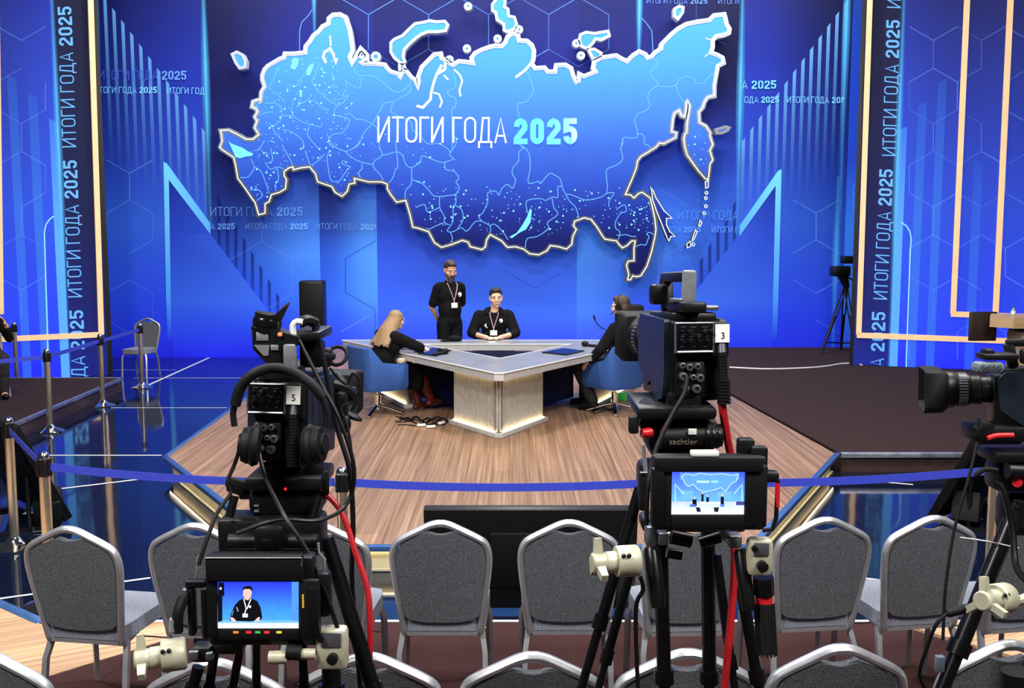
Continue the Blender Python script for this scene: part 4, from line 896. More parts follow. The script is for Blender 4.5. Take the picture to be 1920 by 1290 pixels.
# ---------------------------------------------------------------- stanchions and belts
def stanchion(label, loc):
    t = thing('barrier_stanchion', label, 'stanchion', loc, 0, 'chrome queue stanchions')
    b = MB(); b.lathe([(.165, 0), (.165, .012), (.15, .02), (.10, .036), (.06, .055), (.04, .08), (.036, .085)], n=32); b.build('base', M['chrome'], t)
    b = MB(); b.cyl((0, 0, .08), (0, 0, .955), .034, n=20); b.build('pole', M['brass_chrome'], t)
    b = MB()
    for a in range(4):
        b.box((.036 * math.cos(a * R(90)), .036 * math.sin(a * R(90)), .90), (.022, .022, .11), 0, (0, 0, a * R(90)), .004)
    b.cyl((0, 0, .845), (0, 0, .955), .0355, n=20); b.build('belt_cassette', M['black'], t)
    b = MB(); b.lathe([(.035, .955), (.036, .975), (.03, .99), (.018, .999), (0, 1.0)], n=20); b.build('cap', M['chrome'], t)
    return t
st = {}
s0 = None
for k, u, v, z, lab in (('n1', 15, 782, 0, 'chrome stanchion at the left edge in front of dark tilted screen'), ('n2', 81, 847, 0, 'chrome stanchion left end of the long blue front belt'), ('n3', 641, 876, 0, 'chrome stanchion half hidden behind camera numbered five'),
                        ('n4', 1246, 876, 0, 'chrome stanchion mostly hidden behind camera numbered three'), ('n5', 1868, 854, 0, 'chrome stanchion right end of front belt beside right camera'), ('f1', 87, 654, 0, 'chrome stanchion nearest on the left carpet edge'),
                        ('f2', 187, 626, 0, 'chrome stanchion in the middle of the left carpet edge'), ('f3', 262, 606, 0, 'chrome stanchion in front of the lone chair'), ('f4', 26, 604, 0, 'chrome stanchion furthest left behind the seated person')):
    p = G(u, v, .955 if k in ('n3', 'n4') else 1.0); st[k] = Vector((p.x, p.y, z))
    if s0 is None: s0 = stanchion(lab, tuple(st[k]))
    else:
        o = dup(s0, tuple(st[k]), R(17 * len(st)), lab)
        if k in ('n3', 'n4'): o.scale = (1, 1, .955)
def belt(a, c, label, za=.9, zc=.9, sag=.0):
    p, q = Vector((a.x, a.y, a.z + za)), Vector((c.x, c.y, c.z + zc)); d = (q - p); dn = d.normalized(); p = p + dn * .045; q = q - dn * .045; b = MB(); pts = []
    for i in range(13):
        f = i / 12; w = p.lerp(q, f); w.z -= sag * 4 * f * (1 - f); pts.append(w)
    b.tube(pts, .02, 4, flat=(.025, .0015), up=(0, 0, 1)); o = b.build('barrier_belt', M['belt']); tag(o, label, 'belt', 'blue barrier belts')
belt(st['n1'], st['n2'], 'short blue belt between the two near left stanchions')
belt(st['n2'], st['n3'], 'long blue belt crossing in front of the stage left corner', .905, .86, .03)
belt(st['n3'], st['n4'], 'blue belt crossing in front of the stage middle', .86, .86, .03)
belt(st['n4'], st['n5'], 'blue belt running to the right behind the right camera', .86, .905, .03)
belt(st['f1'] + Vector((-2.2, -1.2, 0)), st['f1'], 'blue belt entering from left edge to the carpet edge', .8, .9)
belt(st['f1'], st['f2'], 'blue belt between the two carpet edge stanchions'); belt(st['f2'], st['f3'], 'blue belt ending at stanchion before the lone chair')
belt(st['f4'] + Vector((-1.6, 0, 0)), st['f4'], 'short blue belt at the far left behind the seated person')
# ---------------------------------------------------------------- office chairs
def office_chair(label, loc, rz):
    t = thing('office_chair', label, 'chair', loc, rz, 'blue studio chairs at the desk'); w, dp = .29, .26
    path = [(w, .27)] + [(w, .12), (w, -.06)] + arc(w - .1, -dp + .1, .1, 0, -90, 4)[1:] + [(.1, -dp - .012), (0, -dp - .02), (-.1, -dp - .012)] + arc(-w + .1, -dp + .1, .1, -90, -180, 4)[:-1] + [(-w, -.06), (-w, .12), (-w, .27)]
    vs = []; fs = []; n = len(path); b = MB()
    for i, (x, y) in enumerate(path):
        f = max(0, min(1, (-.02 - y) / .2)); f = f * f * (3 - 2 * f); top = .63 + .21 * f; k = 1 + .02
        inn = Vector((x, y)) * .85; out_t = Vector((x * (1.0 + .03 * f), y * (1 + .12 * f)))
        ti = Vector((inn.x, inn.y * (1 + .12 * f)))
        vs += [(x * .93, y * .93, .31), (x, y, .36), (out_t.x, out_t.y, top - .015), ((out_t.x + ti.x) / 2, (out_t.y + ti.y) / 2, top), (ti.x, ti.y, top - .015), (inn.x, inn.y, .34)]
    for i in range(n - 1):
        for k in range(6): fs.append((i * 6 + k, i * 6 + (k + 1) % 6, (i + 1) * 6 + (k + 1) % 6, (i + 1) * 6 + k))
    fs += [tuple(range(6))[::-1], tuple((n - 1) * 6 + k for k in range(6))]
    b.add(vs, fs); b.build('tub_back', M['bluefab'], t, 60)
    b = MB(); b.box((0, .03, .39), (.5, .50, .1), 0, (0, 0, 0), .03, 3); b.build('seat', M['bluefab'], t, 60)
    b = MB(); b.cyl((0, 0, .06), (0, 0, .24), .04, n=16); b.cyl((0, 0, .22), (0, 0, .34), .018, n=12); b.build('gas_column', M['chrome'], t)
    b = MB(); b.box((.0, .0, .315), (.2, .24, .04), 0, (0, 0, 0), .008); b.tube([(.02, .0, .3), (.2, -.05, .27), (.32, -.06, .265)], .007, 6); b.build('tilt_mechanism', M['black'], t)
    for k in range(4):
        a = R(45 + 90 * k); b = MB(); c, s = math.cos(a), math.sin(a)
        b.tube([(c * .02, s * .02, .105), (c * .13, s * .13, .085), (c * .25, s * .25, .048), (c * .34, s * .34, .02)], .016, 8, flat=(.017, .026), up=(0, 0, 1)); b.build('leg', M['chrome'], t)
    return t
oc = G(708, 776, SZ); A1 = -math.atan2(.83, .56)
o1 = office_chair('blue low-back swivel chair under the blonde woman', tuple(oc), A1)
oc2 = G(1152, 772, SZ); dup(o1, tuple(oc2), -A1 - .25, 'blue low-back swivel chair under the man with headset')
dup(o1, (P(926, 630, 14.12).x, 14.12, SZ), R(180), 'blue swivel chair behind the desk under the smiling man')
# ---------------------------------------------------------------- screens facing the stage, speakers
def prompter(label, cen, along, up, wd, ht, foot=.5):
    """flat screen: along = long direction, up = short direction (unit vectors), cen = middle"""
    along, up = Vector(along).normalized(), Vector(up).normalized(); nn = along.cross(up)
    m = Matrix((along, nn, up)).transposed().to_4x4(); m.translation = cen
    t = thing('stage_prompter_screen', label, 'screen', (cen[0], cen[1], 0)); b = MB(); b.M = m
    b.box((0, .012, 0), (wd, .075, ht), 0, (0, 0, 0), .008); b.build('casing', M['black'], t, world=True)
    b = MB(); b.M = m; b.box((0, -.0262, 0), (wd - .04, .002, ht - .04)); b.build('glass_screen', M['glass'], t, world=True)
    b = MB(); b.M = m; b.box((.1, .045, .0), (.7, .04, ht * .55), 0, (0, 0, 0), .01); b.box((.2, .029, ht * .36), (.52, .006, .018), 1)
    b.build('rear_housing', [M['black2'], M['grey_metal']], t, world=True)
    for s in (-.35, .35):
        b = MB()
        f = Vector(cen) + along * s * wd + nn * .08; g_ = Vector((f.x, f.y, .012)); h_ = Vector((0, 0, 1))
        b.box((g_.x + nn.x * (foot - .26) / 2, g_.y + nn.y * (foot - .26) / 2, .014), (.05, foot, .024), 0, (0, 0, math.atan2(nn.y, nn.x) - R(90))); b.cyl(g_, f, .018)
        b.build('stand', M['black'], t, world=True)
    return t
tp, bt = Vector((0, 6.03, .705)), Vector((0, 6.16, .04)); up = (tp - bt)
prompter('large black screen seen from behind leaning before the stage front', ((P(795, 957, 6.03).x + P(1195, 957, 6.03).x) / 2, 6.095, .3725), (1, 0, 0), up, P(1195, 957, 6.03).x - P(795, 957, 6.03).x, up.length, .18)
bR, tRr = P(1742, 975, 8.1), P(1838, 806, 7.62); bR.z = max(bR.z, .05); al = Vector((.72, .69, 0)).normalized(); cen = (bR + tRr) / 2 + al * .55
prompter('tilted dark screen on the floor at right edge of the stage facing the desk', tuple(cen), al, tRr - bR, 1.1, (tRr - bR).length)
bL, tLl = P(132, 972, 8.05), P(30, 800, 7.6); bL.z = max(bL.z, .05); al = Vector((-.72, .69, 0)).normalized(); cen = (bL + tLl) / 2 + al * .55
prompter('tilted dark screen on the floor behind the left stanchions', tuple(cen), -al, tLl - bL, 1.1, (tLl - bL).length)
def floor_speaker(u, v, rz, label):
    p = G(u, v, 0); t = thing('floor_speaker', label, 'speaker', tuple(p), rz); b = MB()
    b.box((0, 0, .15), (.2, .26, .24), 0, (R(18), 0, 0), .01); b.build('cabinet', M['black2'], t)
    b = MB(); b.box((.102, 0, .15), (.006, .2, .19), 0, (R(18), 0, 0)); b.ell((.106, .02, .15), (.004, .05, .05)); b.build('grille', M['black'], t)
    b = MB(); b.tube([(-.1, -.14, .03), (-.1, -.2, .012), (.1, -.2, .012), (.1, -.14, .03)], .006, 6); b.build('tilt_bar', M['grey_metal'], t)
floor_speaker(1812, 985, R(150), 'small black box speaker on floor behind the right tilted screen')
floor_speaker(92, 985, R(20), 'small black box speaker on floor behind the near left stanchions')
def loudspeaker(u0, u1, v0, v1, d, z, label, cat='loudspeaker'):
    a, c = P(u0, v0, d), P(u1, v1, d); x = (a.x + c.x) / 2; w = c.x - a.x
    t = thing('loudspeaker', label, cat, (x, d + .2, z)); b = MB()
    b.box((0, 0, (a.z + c.z) / 2 - z), (w, .36, a.z - c.z), 0, (0, 0, 0), .03); b.build('cabinet', M['black'], t)
    b = MB(); b.box((0, -.184, (a.z + c.z) / 2 - z), (w * .9, .006, (a.z - c.z) * .9), 0, (0, 0, 0), .002); b.build('front_grille', M['black2'], t)
    b = MB(); b.cyl((0, 0, .02), (0, 0, c.z - z), .025); b.lathe([(.2, 0), (.2, .015), (.03, .025)]); b.build('pole_stand', M['black'], t)
loudspeaker(559, 606, 527, 616, 16.6, SZ, 'tall dark loudspeaker on stand in front of the left peak')
loudspeaker(1178, 1208, 573, 598, 15.2, SZ, 'small dark rounded loudspeaker behind the man wearing a headset')
# ---------------------------------------------------------------- lectern with bottle
p = P(1888, 600, 12.6)
t = thing('lectern', 'oak veneer lectern with dark front shield at the right edge', 'lectern', (p.x + .25, 12.75, SZ))
b = MB(); zt = 1.14
b.prism([(-.42, -.06), (-.24, -.3), (.6, -.3), (.6, .3), (-.24, .3)], zt - .14, zt, 0); b.build('top', M['oak'], t)
b = MB(); b.box((.2, 0, (zt - .2) / 2), (.52, .42, zt - .2), 0); b.build('body', M['oak'], t)
b = MB(); b.box((.2, 0, zt - .17), (.5, .4, .06)); b.build('neck', M['black'], t)
b = MB(); b.box((-.32, .34, zt - .17), (.36, .04, .38), 0, (0, 0, 0), .018, 3); b.build('shield', M['darkbrown'], t)
p = P(1894, 586, 12.7); t = thing('water_bottle', 'small clear bottle with teal cap standing on the lectern', 'bottle', (p.x, 12.62, SZ + zt)); b = MB()
b.lathe([(.024, 0), (.026, .02), (.026, .07), (.012, .1), (.012, .11)], n=16); b.build('bottle_body', M['bottle'], t); b = MB(); b.cyl((0, 0, .108), (0, 0, .128), .014); b.build('cap', M['teal'], t)
b = MB(); b.lathe([(.0262, .03), (.0262, .065)], n=16); b.build('paper_label', M['paper'], t)
# ---------------------------------------------------------------- cables on the floor
def cable(name, pts, r, m, label, z, cat='cable'):
    b = MB(); b.tube(smooth_path([G(u, v, z) + Vector((0, 0, r)) for u, v in pts], 5), r, 6); o = b.build(name, m); return tag(o, label, cat)
cable('floor_cable', [(1368, 690), (1440, 693), (1510, 691), (1548, 688), (1580, 683), (1606, 683), (1616, 686)], .012, M['white_plastic'], 'thin white cable lying across the right carpet', SZ)
t = thing('cable_bundle', 'tangle of thin black cables with connectors on stage beside the left chair', 'cables', tuple(G(800, 795, SZ))); b = MB(); rn = random.Random(3)
for k in range(6):
    pts = [G(745 + 18 * j + rn.uniform(-8, 8), 788 + rn.uniform(-7, 11), SZ) + Vector((0, 0, .007)) for j in range(6)]; b.tube(smooth_path(pts, 5), .006, 6)
b.build('cords', M['black2'], t, world=True)
for u, v, a in ((790, 800, .3), (808, 803, .3), (828, 796, 1.0)):
    b = MB(); p = G(u, v, SZ); b.box((p.x, p.y, SZ + .02), (.1, .035, .026), 0, (0, 0, a), .006); b.build('connector', M['white_plastic'], t, world=True)
t = thing('cable_bundle', 'thin dark cords on stage under the right swivel chair', 'cables', tuple(G(1125, 775, SZ))); b = MB()
for k in range(3):
    pts = [G(1112 + 10 * j + rn.uniform(-5, 5), 768 + rn.uniform(-4, 8), SZ) + Vector((0, 0, .006)) for j in range(5)]; b.tube(smooth_path(pts, 5), .005, 6)
b.build('cords', M['black2'], t, world=True)
p = G(1172, 751, SZ); t = thing('green_cable_coil', 'bright green coil of cable on stage beside the right swivel chair', 'cable', tuple(p)); b = MB()
for k in range(5): b.tube([(.1 * math.cos(R(20 * j)) * (1 + .06 * k), .07 * math.sin(R(20 * j)), .012 + .018 * k) for j in range(18)], .01, 6, closed=True)
b.build('coil', M['green'], t)
# tape squares left on the floor
b = MB(); p = G(53, 962, 0); b.box((p.x, p.y, .002), (.07, .06, .003), 0, (0, 0, .1)); tag(b.build('tape_square', M['paper']), 'small white square of tape on the dark floor by left stanchion', 'tape')
# remote camera on tripod by the back wall at right
t = thing('silhouetted_camera_tripod', 'small black camera on tripod in front of the back wall beside right wing', 'camera', tuple(P(1580, 600, 18.6)))
dd = 18.6; b = MB(); p = P(1575, 508, dd); b.box(tuple(p), (.32, .25, .18), 0, (0, 0, 0), .02); q = P(1591, 487, dd); b.box(tuple(q), (.26, .2, .14), 0, (0, 0, 0), .03); b.build('camera_body', M['black'], t, world=True)
b = MB(); b.cyl(P(1578, 512, dd), P(1560, 510, dd), .075); b.build('lens', M['black2'], t, world=True)
b = MB(); b.cyl(P(1580, 515, dd), P(1588, 540, dd), .1, .05); b.tube([P(1592, 520, dd), P(1603, 530, dd - .2)], .015, 6); b.build('pan_head', M['black2'], t, world=True)
for (u, v, e) in ((1541, 656, 18.4), (1577, 650, 18.9), (1604, 656, 18.3)):
    a = P(1586, 536, dd); c = P(u, v, e); c.z = SZ + .02; b = MB(); m_ = a.lerp(c, .45); b.cyl(a + Vector((.03, 0, 0)), m_ + Vector((.03, 0, 0)), .014); b.cyl(a - Vector((.03, 0, 0)), m_ - Vector((.03, 0, 0)), .014); b.cyl(m_, c, .035, .022); b.build('leg', M['black'], t, world=True)
b = MB(); pts = [P(1552, 642, 18.5), P(1577, 643, 18.8), P(1600, 643, 18.45)]; b.tube(pts, .015, 6); b.build('spreader', M['black'], t, world=True)
# ---------------------------------------------------------------- people
def blob(b, name, mat, parent, vox, it=3):
    o = b.build(name, mat, parent, 180)
    m = o.modifiers.new('remesh', 'REMESH'); m.mode = 'VOXEL'; m.voxel_size = vox; m.use_smooth_shade = True
    s = o.modifiers.new('smooth', 'SMOOTH'); s.factor = .5; s.iterations = it
    return o
def hand(b, w, d, n, side, curl=.5, r=1.0):
    """w wrist, d pointing direction, n palm normal (the side the fingers close to), side +1/-1 where the thumb lies"""
    d, n = Vector(d).normalized(), Vector(n); n = (n - d * n.dot(d)).normalized(); s = d.cross(n) * side
    w = Vector(w); m = Matrix((s, d, n)).transposed().to_4x4()
    b.ell(w + d * .05, (.04, .05, .016), m)
    for k, (off, L) in enumerate(((.028, .066), (.010, .076), (-.009, .070), (-.027, .055))):
        p = w + d * .088 + s * off; q = p; dd = d; nn = n
        for seg, f in ((0, .45), (1, .32), (2, .25)):
            a = curl * (.5 + .45 * seg); dr = d * math.cos(a) + n * math.sin(a); e = q + dr * L * f * r
            b.limb(q, .0092 - .001 * seg, e, .0085 - .001 * seg, n=8); q = e
    p = w + d * .03 + s * .034; e1 = p + (d * .6 + s * .7 + n * .25).normalized() * .035; e2 = e1 + (d * .9 + s * .15 + n * .4).normalized() * .03
    b.limb(p, .012, e1, .010, n=8); b.limb(e1, .010, e2, .008, n=8)
def head_parts(t, b, c, rot, sk=1.0):
    H = Matrix.Translation(c) @ Euler(rot).to_matrix().to_4x4() @ Matrix.Scale(sk, 4)
    b.M = H
    b.ell((0, -.008, .03), (.074, .094, .088)); b.ell((0, .012, -.02), (.066, .078, .075)); b.ell((0, .03, -.06), (.052, .058, .052)); b.ell((0, .06, -.092), (.024, .022, .02))
    b.limb((0, .086, .02), .009, (0, .108, -.022), .0135, n=10); b.ell((.012, .096, -.027), (.009, .01, .007)); b.ell((-.012, .096, -.027), (.009, .01, .007))
    b.limb((-.045, .078, .028), .01, (.045, .078, .028), .01, n=8); b.ell((0, .082, -.056), (.024, .012, .008)); b.ell((0, .08, -.067), (.02, .012, .008))
    for s in (-1, 1):
        b.ell((s * .046, .055, -.022), (.024, .028, .024)); b.ell((s * .076, -.008, -.005), (.009, .021, .032), (0, 0, s * .3))
    b.M = Matrix.Identity(4); return H
def face(t, H, lips=True):
    for s in (-1, 1):
        b = MB(); b.M = H; b.ell((s * .031, .083, .008), (.0135, .008, .0075), mi=0, seg=10, rings=6); b.ell((s * .031, .0895, .008), (.006, .0035, .006), mi=1, seg=8, rings=6); b.build('eye', [M['eye_white'], M['eye_dark']], t)
        b = MB(); b.M = H; b.tube([(s * .014, .092, .027), (s * .032, .092, .032), (s * .05, .078, .026)], .0045, 6); b.build('eyebrow', M['hair_dark'], t)
    if lips:
        b = MB(); b.M = H; b.tube(smooth_path([(-.024, .083, -.058), (-.01, .0935, -.062), (.01, .0935, -.062), (.024, .083, -.058)], 3), .0042, 6); b.build('mouth', M['lip'], t)
def limbs2(b, a, ra, c, rc, e, re_): b.limb(a, ra, c, rc); b.limb(c, rc, e, re_)
def lanyard(t, neck_l, neck_r, front, badge_z, n_y, H=None, mat=None):
    b = MB(); l, r = Vector(neck_l), Vector(neck_r); f = Vector(front)
    for p in (l, r): b.tube(smooth_path([p + Vector((0, -.04, .03)), p, p.lerp(f, .5) + Vector((0, .012, 0)), f], 4), .006, 6)
    b.build('lanyard', mat or M['lany'], t)
    b = MB(); b.box((f.x, f.y + .012, badge_z - .03), (.095, .006, .07), 0, (.1, 0, 0), .002); b.cyl(f, (f.x, f.y + .012, badge_z), .005); b.build('badge', M['paper'], t)
M['lany'] = mk('striped_lanyard', (190, 150, 160), .7, 0, .45, 40)
def emblem(t, p, r):
    b = MB(); b.ell(p, (r, .004, r * 1.1), seg=12, rings=6); b.ell((p[0] + r * .5, p[1] + .001, p[2] - r * .3), (r * .5, .005, r * .5), seg=10, rings=6, mi=1); b.build('emblem', [M['paper'], M['tally']], t)

# standing bearded man behind the desk
p = P(843, 600, 14.05)
t = thing('person', 'standing bearded man in black t-shirt and lanyard, hands behind his back, looking down', 'person', (p.x, 14.05, SZ), R(212))
b = MB(); H = head_parts(t, b, Vector((.015, .055, 1.665)), (R(-20), 0, R(-8)), 1.08)
b.limb((0, -.005, 1.45), .06, (0, .03, 1.60), .054); b.ell((0, 0, 1.0), (.16, .115, .13)); b.ell((0, 0, 1.17), (.145, .105, .16)); b.ell((0, 0, 1.34), (.165, .11, .15)); b.limb((-.15, 0, 1.44), .05, (.15, 0, 1.44), .05)
for s in (-1, 1):
    limbs2(b, (s * .185, -.005, 1.43), .05, (s * .232, -.09, 1.16), .04, (s * .08, -.205, .97), .028)
    hand(b, (s * .08, -.205, .97), (-s * .9, -.1, -.4), (0, 1, .2), -s, .5)
    limbs2(b, (s * .09, 0, .93), .085, (s * .10, .01, .5), .058, (s * .105, -.01, .09), .042); b.ell((s * .11, .05,  .052), (.045, .12, .04))
blob(b, 'body', M['skin'], t, .0075, 2); face(t, H, False)
b = MB()
b.limb((0, -.005, 1.455), .07, (0, 0, 1.475), .066); b.ell((0, 0, .97), (.178, .135, .12)); b.ell((0, .01, 1.12), (.172, .138, .2)); b.ell((0, .0, 1.325), (.18, .135, .175)); b.limb((-.155, -.002, 1.437), .068, (.155, -.002, 1.437), .068); b.limb((0, -.005, 1.46), .074, (0, .0, 1.50), .066)
for s in (-1, 1): b.limb((s * .185, -.005, 1.42), .066, (s * .225, -.06, 1.21), .064)
blob(b, 't_shirt', M['cloth_black'], t, .012)
b = MB(); b.ell((0, 0, .95), (.172, .125, .12))
for s in (-1, 1): limbs2(b, (s * .09, 0, .92), .105, (s * .10, .01, .5), .082, (s * .105, -.01, .1), .07)
blob(b, 'trousers', M['cloth_black'], t, .014)
for s in (-1, 1): b = MB(); b.ell((s * .11, .05, .054), (.052, .14, .05)); b.build('shoe', M['black2'], t)
b = MB(); b.M = H; b.ell((0, -.02, .052), (.081, .094, .082)); b.ell((0, .025, .098), (.06, .06, .032)); b.ell((0, -.04, .0), (.079, .07, .07)); blob(b, 'hair', M['hair_brown'], t, .008, 2)
b = MB(); b.M = H; b.ell((0, .048, -.085), (.054, .05, .05)); b.ell((0, .07, -.12), (.036, .03, .045)); b.limb((-.06, .02, -.05), .018, (-.03, .06, -.08), .02); b.limb((.06, .02, -.05), .018, (.03, .06, -.08), .02); b.limb((-.026, .092, -.048), .008, (.026, .092, -.048), .008); blob(b, 'beard', M['beard'], t, .007, 1)
lanyard(t, (-.07, .1, 1.46), (.07, .1, 1.46), (0.01, .15, 1.24), 1.215, 0); emblem(t, (-.09, .134, 1.33), .03)

# smiling man seated in the middle
p = P(926, 600, 14.0)
t = thing('person', 'smiling short-haired man in black hooded jacket seated at the desk facing the camera', 'person', (p.x, 14.0, SZ), R(180))
b = MB(); H = head_parts(t, b, Vector((-.03, .07, 1.285)), (R(-4), R(3), R(6)), 1.13)
b.limb((-.005, .03, 1.08), .06, (-.02, .055, 1.2), .054); b.ell((0, 0, .54), (.17, .13, .12)); b.ell((0, .01, .74), (.15, .11, .17)); b.ell((0, .02, .94), (.175, .115, .16))
for s in (-1, 1):
    limbs2(b, (s * .205, .02, 1.04), .054, (s * .31, .12, .80), .043, (s * .09, .43, .775), .03)
    hand(b, (s * .09, .43, .772), (-s * .9, .35, 0), (0, -.1, -1), s, .35)
    limbs2(b, (s * .1, .02, .52), .085, (s * .14, .42, .50), .06, (s * .14, .36, .09), .042); b.ell((s * .14, .42,  .052), (.045, .12, .04))
blob(b, 'body', M['skin_pale'], t, .0075, 2); face(t, H)
b = MB()
b.ell((0, 0, .56), (.19, .15, .12)); b.ell((0, .015, .74), (.19, .14, .19)); b.ell((0, .02, .94), (.205, .14, .17)); b.limb((-.18, .015, 1.04), .072, (.18, .015, 1.04), .072)
b.tube(smooth_path([(-.085, .11, 1.06), (-.11, .04, 1.11), (-.06, -.05, 1.13), (.06, -.05, 1.13), (.11, .04, 1.11), (.085, .11, 1.06)], 4), .03, 8); b.ell((0, -.09, 1.07), (.12, .05, .08)); b.limb((-.14, .03, 1.10), .015, (-.19, .03, 1.125), .01)
for s in (-1, 1): b.limb((s * .205, .02, 1.04), .08, (s * .30, .12, .81), .072); b.limb((s * .30, .12, .81), .07, (s * .25, .22, .79), .058)
blob(b, 'hooded_jacket', M['cloth_black'], t, .012)
b = MB(); b.ell((0, .01, .54), (.185, .15, .12))
for s in (-1, 1): limbs2(b, (s * .1, .02, .53), .1, (s * .14, .42, .50), .078, (s * .14, .36, .1), .066)
blob(b, 'trousers', M['cloth_black'], t, .014)
for s in (-1, 1): b = MB(); b.ell((s * .14, .42, .054), (.052, .14, .05)); b.build('shoe', M['black2'], t)
b = MB(); b.M = H; b.ell((0, -.02, .05), (.0805, .097, .084)); b.ell((0, .025, .094), (.058, .058, .032)); b.ell((0, -.045, .0), (.077, .06, .06)); blob(b, 'hair', M['hair_dark'], t, .008, 2)
lanyard(t, (-.06, .135, 1.06), (.05, .135, 1.06), (-.0, .185, .87), .845, 0); emblem(t, (-.1, .172, .98), .026)
b = MB(); b.tube([(.12, .165, .93), (.09, .165, .88)], .008, 6); b.tube([(.1, .165, .94), (.125, .16, .9)], .006, 6); b.build('sleeve_print', M['paper'], t)

# blonde woman, seen from behind
t = thing('person', 'long-haired blonde woman in black with brown boots seated at the desk with her back turned', 'person', tuple(oc), A1)
b = MB(); H = head_parts(t, b, Vector((.02, .26, 1.12)), (R(-6), 0, R(12)), .97)
b.limb((0, .18, .95), .05, (.015, .235, 1.04), .046); b.ell((0, .02, .54), (.17, .14, .11)); b.ell((0, .1, .70), (.13, .1, .15)); b.ell((0, .16, .86), (.15, .1, .14))
limbs2(b, (.17, .13, .93), .045, (.235, .46, .785), .037, (.0, .53, .80), .026); hand(b, (.0, .53, .80), (-.8, .1, .35), (0, .1, -1), 1, .4)
limbs2(b, (-.17, .13, .93), .045, (-.22, .42, .785), .037, (.02, .58, .775), .026); hand(b, (.02, .58, .772), (.9, .2, 0), (0, 0, -1), -1, .3)
KN = ((-.09, .50, .50), (-.02, .56, .09)), ((.10, .50, .52), (.10, .68, .14))
for s, (k, a) in zip((-1, 1), KN): limbs2(b, (s * .09, 0, .52), .085, k, .058, a, .04); b.ell((a[0], a[1] + .05, a[2] - .045), (.04, .11, .04))
blob(b, 'body', M['skin_pale'], t, .0075, 2); face(t, H)
b = MB(); b.ell((0, -.02, .53), (.20, .17, .12)); b.ell((0, .06, .66), (.19, .16, .18)); b.ell((0, .14, .84), (.21, .16, .18)); b.limb((-.18, .15, .945), .07, (.18, .15, .945), .07)
b.limb((.19, .15, .94), .076, (.235, .46, .80), .062); b.limb((.235, .46, .80), .056, (.08, .52, .805), .044); b.limb((-.19, .15, .94), .076, (-.22, .42, .80), .062); b.limb((-.22, .42, .80), .056, (-.05, .56, .80), .044)
blob(b, 'black_jacket', M['cloth_black'], t, .012)
b = MB(); b.ell((0, .0, .52), (.21, .18, .12))
for s, (k, a) in zip((-1, 1), KN): b.limb((s * .1, .05, .52), .11, (k[0], k[1], k[2] - .02), .095); b.limb((k[0], k[1], k[2] - .02), .095, (k[0], k[1] - .02, .34), .1)
blob(b, 'skirt', M['cloth_black'], t, .014)
for s, (k, a) in zip((-1, 1), KN):
    b = MB(); kk = Vector(k).lerp(Vector(a), .25); b.limb(kk, .075, a, .056); b.limb((a[0], a[1], a[2] - .03), .05, (a[0], a[1] + .14, a[2] - .055), .034); b.ell((a[0], a[1] - .02, a[2] - .06), (.04, .05, .03)); blob(b, 'boot', M['boot'], t, .01)
b = MB(); b.tube([(.07, .5, .58), (.12, .52, .57)], .02, 6); b.box((.25, .2, .66), (.07, .1, .06), 0, (0, 0, .3), .015); b.build('knitted_cuff', M['knitted'], t)
b = MB(); b.M = H; b.ell((0, -.018, .045), (.087, .102, .09)); b.ell((0, -.05, -.03), (.088, .075, .1)); rn = random.Random(2)
for k in range(26):
    a = R(150 + 235 * k / 25 + rn.uniform(-4, 4)); x, y = .078 * math.cos(a), -.025 + .082 * math.sin(a); L = .41 + rn.uniform(-.03, .02)
    if y > .03: L *= .8
    f_ = 1 if y < .025 else .25; mid = (x * 1.3, y * 1.1 - .085 * f_, -.11); end = (x * 2.0 + rn.uniform(-.012, .012), -.03 * (1 - f_) + y * .5 - .235 * f_, -L + .10)
    b.limb((x * .9, y, .03), .02, mid, .024, n=8); b.limb(mid, .024, end, .011, n=8)
blob(b, 'hair', M['hair_blond'], t, .008, 1)
b = MB(); b.M = H; b.tube(arc(.031, 0, .022, 0, 360, 10), .002, 5) if False else b.tube([(.031 + .022 * math.cos(R(36 * k)), .1, .006 + .018 * math.sin(R(36 * k))) for k in range(10)], .002, 5, closed=True)
b.tube([(-.031 + .022 * math.cos(R(36 * k)), .1, .006 + .018 * math.sin(R(36 * k))) for k in range(10)], .002, 5, closed=True); b.tube([(.053, .098, .01), (.078, 0, .012)], .002, 5); b.tube([(-.053, .098, .01), (-.078, 0, .012)], .002, 5); b.tube([(-.009, .102, .008), (.009, .102, .008)], .002, 5); b.build('glasses', M['chrome'], t)

# man with headset
t = thing('person', 'man in dark suit wearing a headset seated in profile at the right of the desk', 'person', tuple(oc2), -A1)
b = MB(); H = head_parts(t, b, Vector((0, -.07, 1.285)), (R(-6), 0, R(4)), 1.08)
b.limb((0, -.12, 1.08), .06, (0, -.085, 1.2), .055); b.ell((0, -.03, .54), (.17, .13, .12)); b.ell((0, -.07, .74), (.15, .11, .17)); b.ell((0, -.1, .94), (.17, .115, .16))
limbs2(b, (-.2, -.1, 1.04), .052, (-.31, .02, .80), .042, (-.30, .20, .63), .03); hand(b, (-.30, .20, .63), (.15, .75, -.45), (.5, 0, -.7), 1, 1.0)
limbs2(b, (.2, -.1, 1.04), .052, (.27, .05, .78), .042, (.12, .27, .67), .03); hand(b, (.12, .27, .67), (-.3, .8, -.2), (0, 0, -1), 1, .4)
KN = ((-.13, .46, .56), (-.1, .25, .10)), ((.13, .47, .54), (.13, .5, .10))
for s, (k, a) in zip((-1, 1), KN): limbs2(b, (s * .1, -.02, .54), .085, k, .06, a, .042); b.ell((a[0], a[1] + .06, a[2] - .05), (.045, .12, .04))
blob(b, 'body', M['skin_pale'], t, .0075, 2); face(t, H)
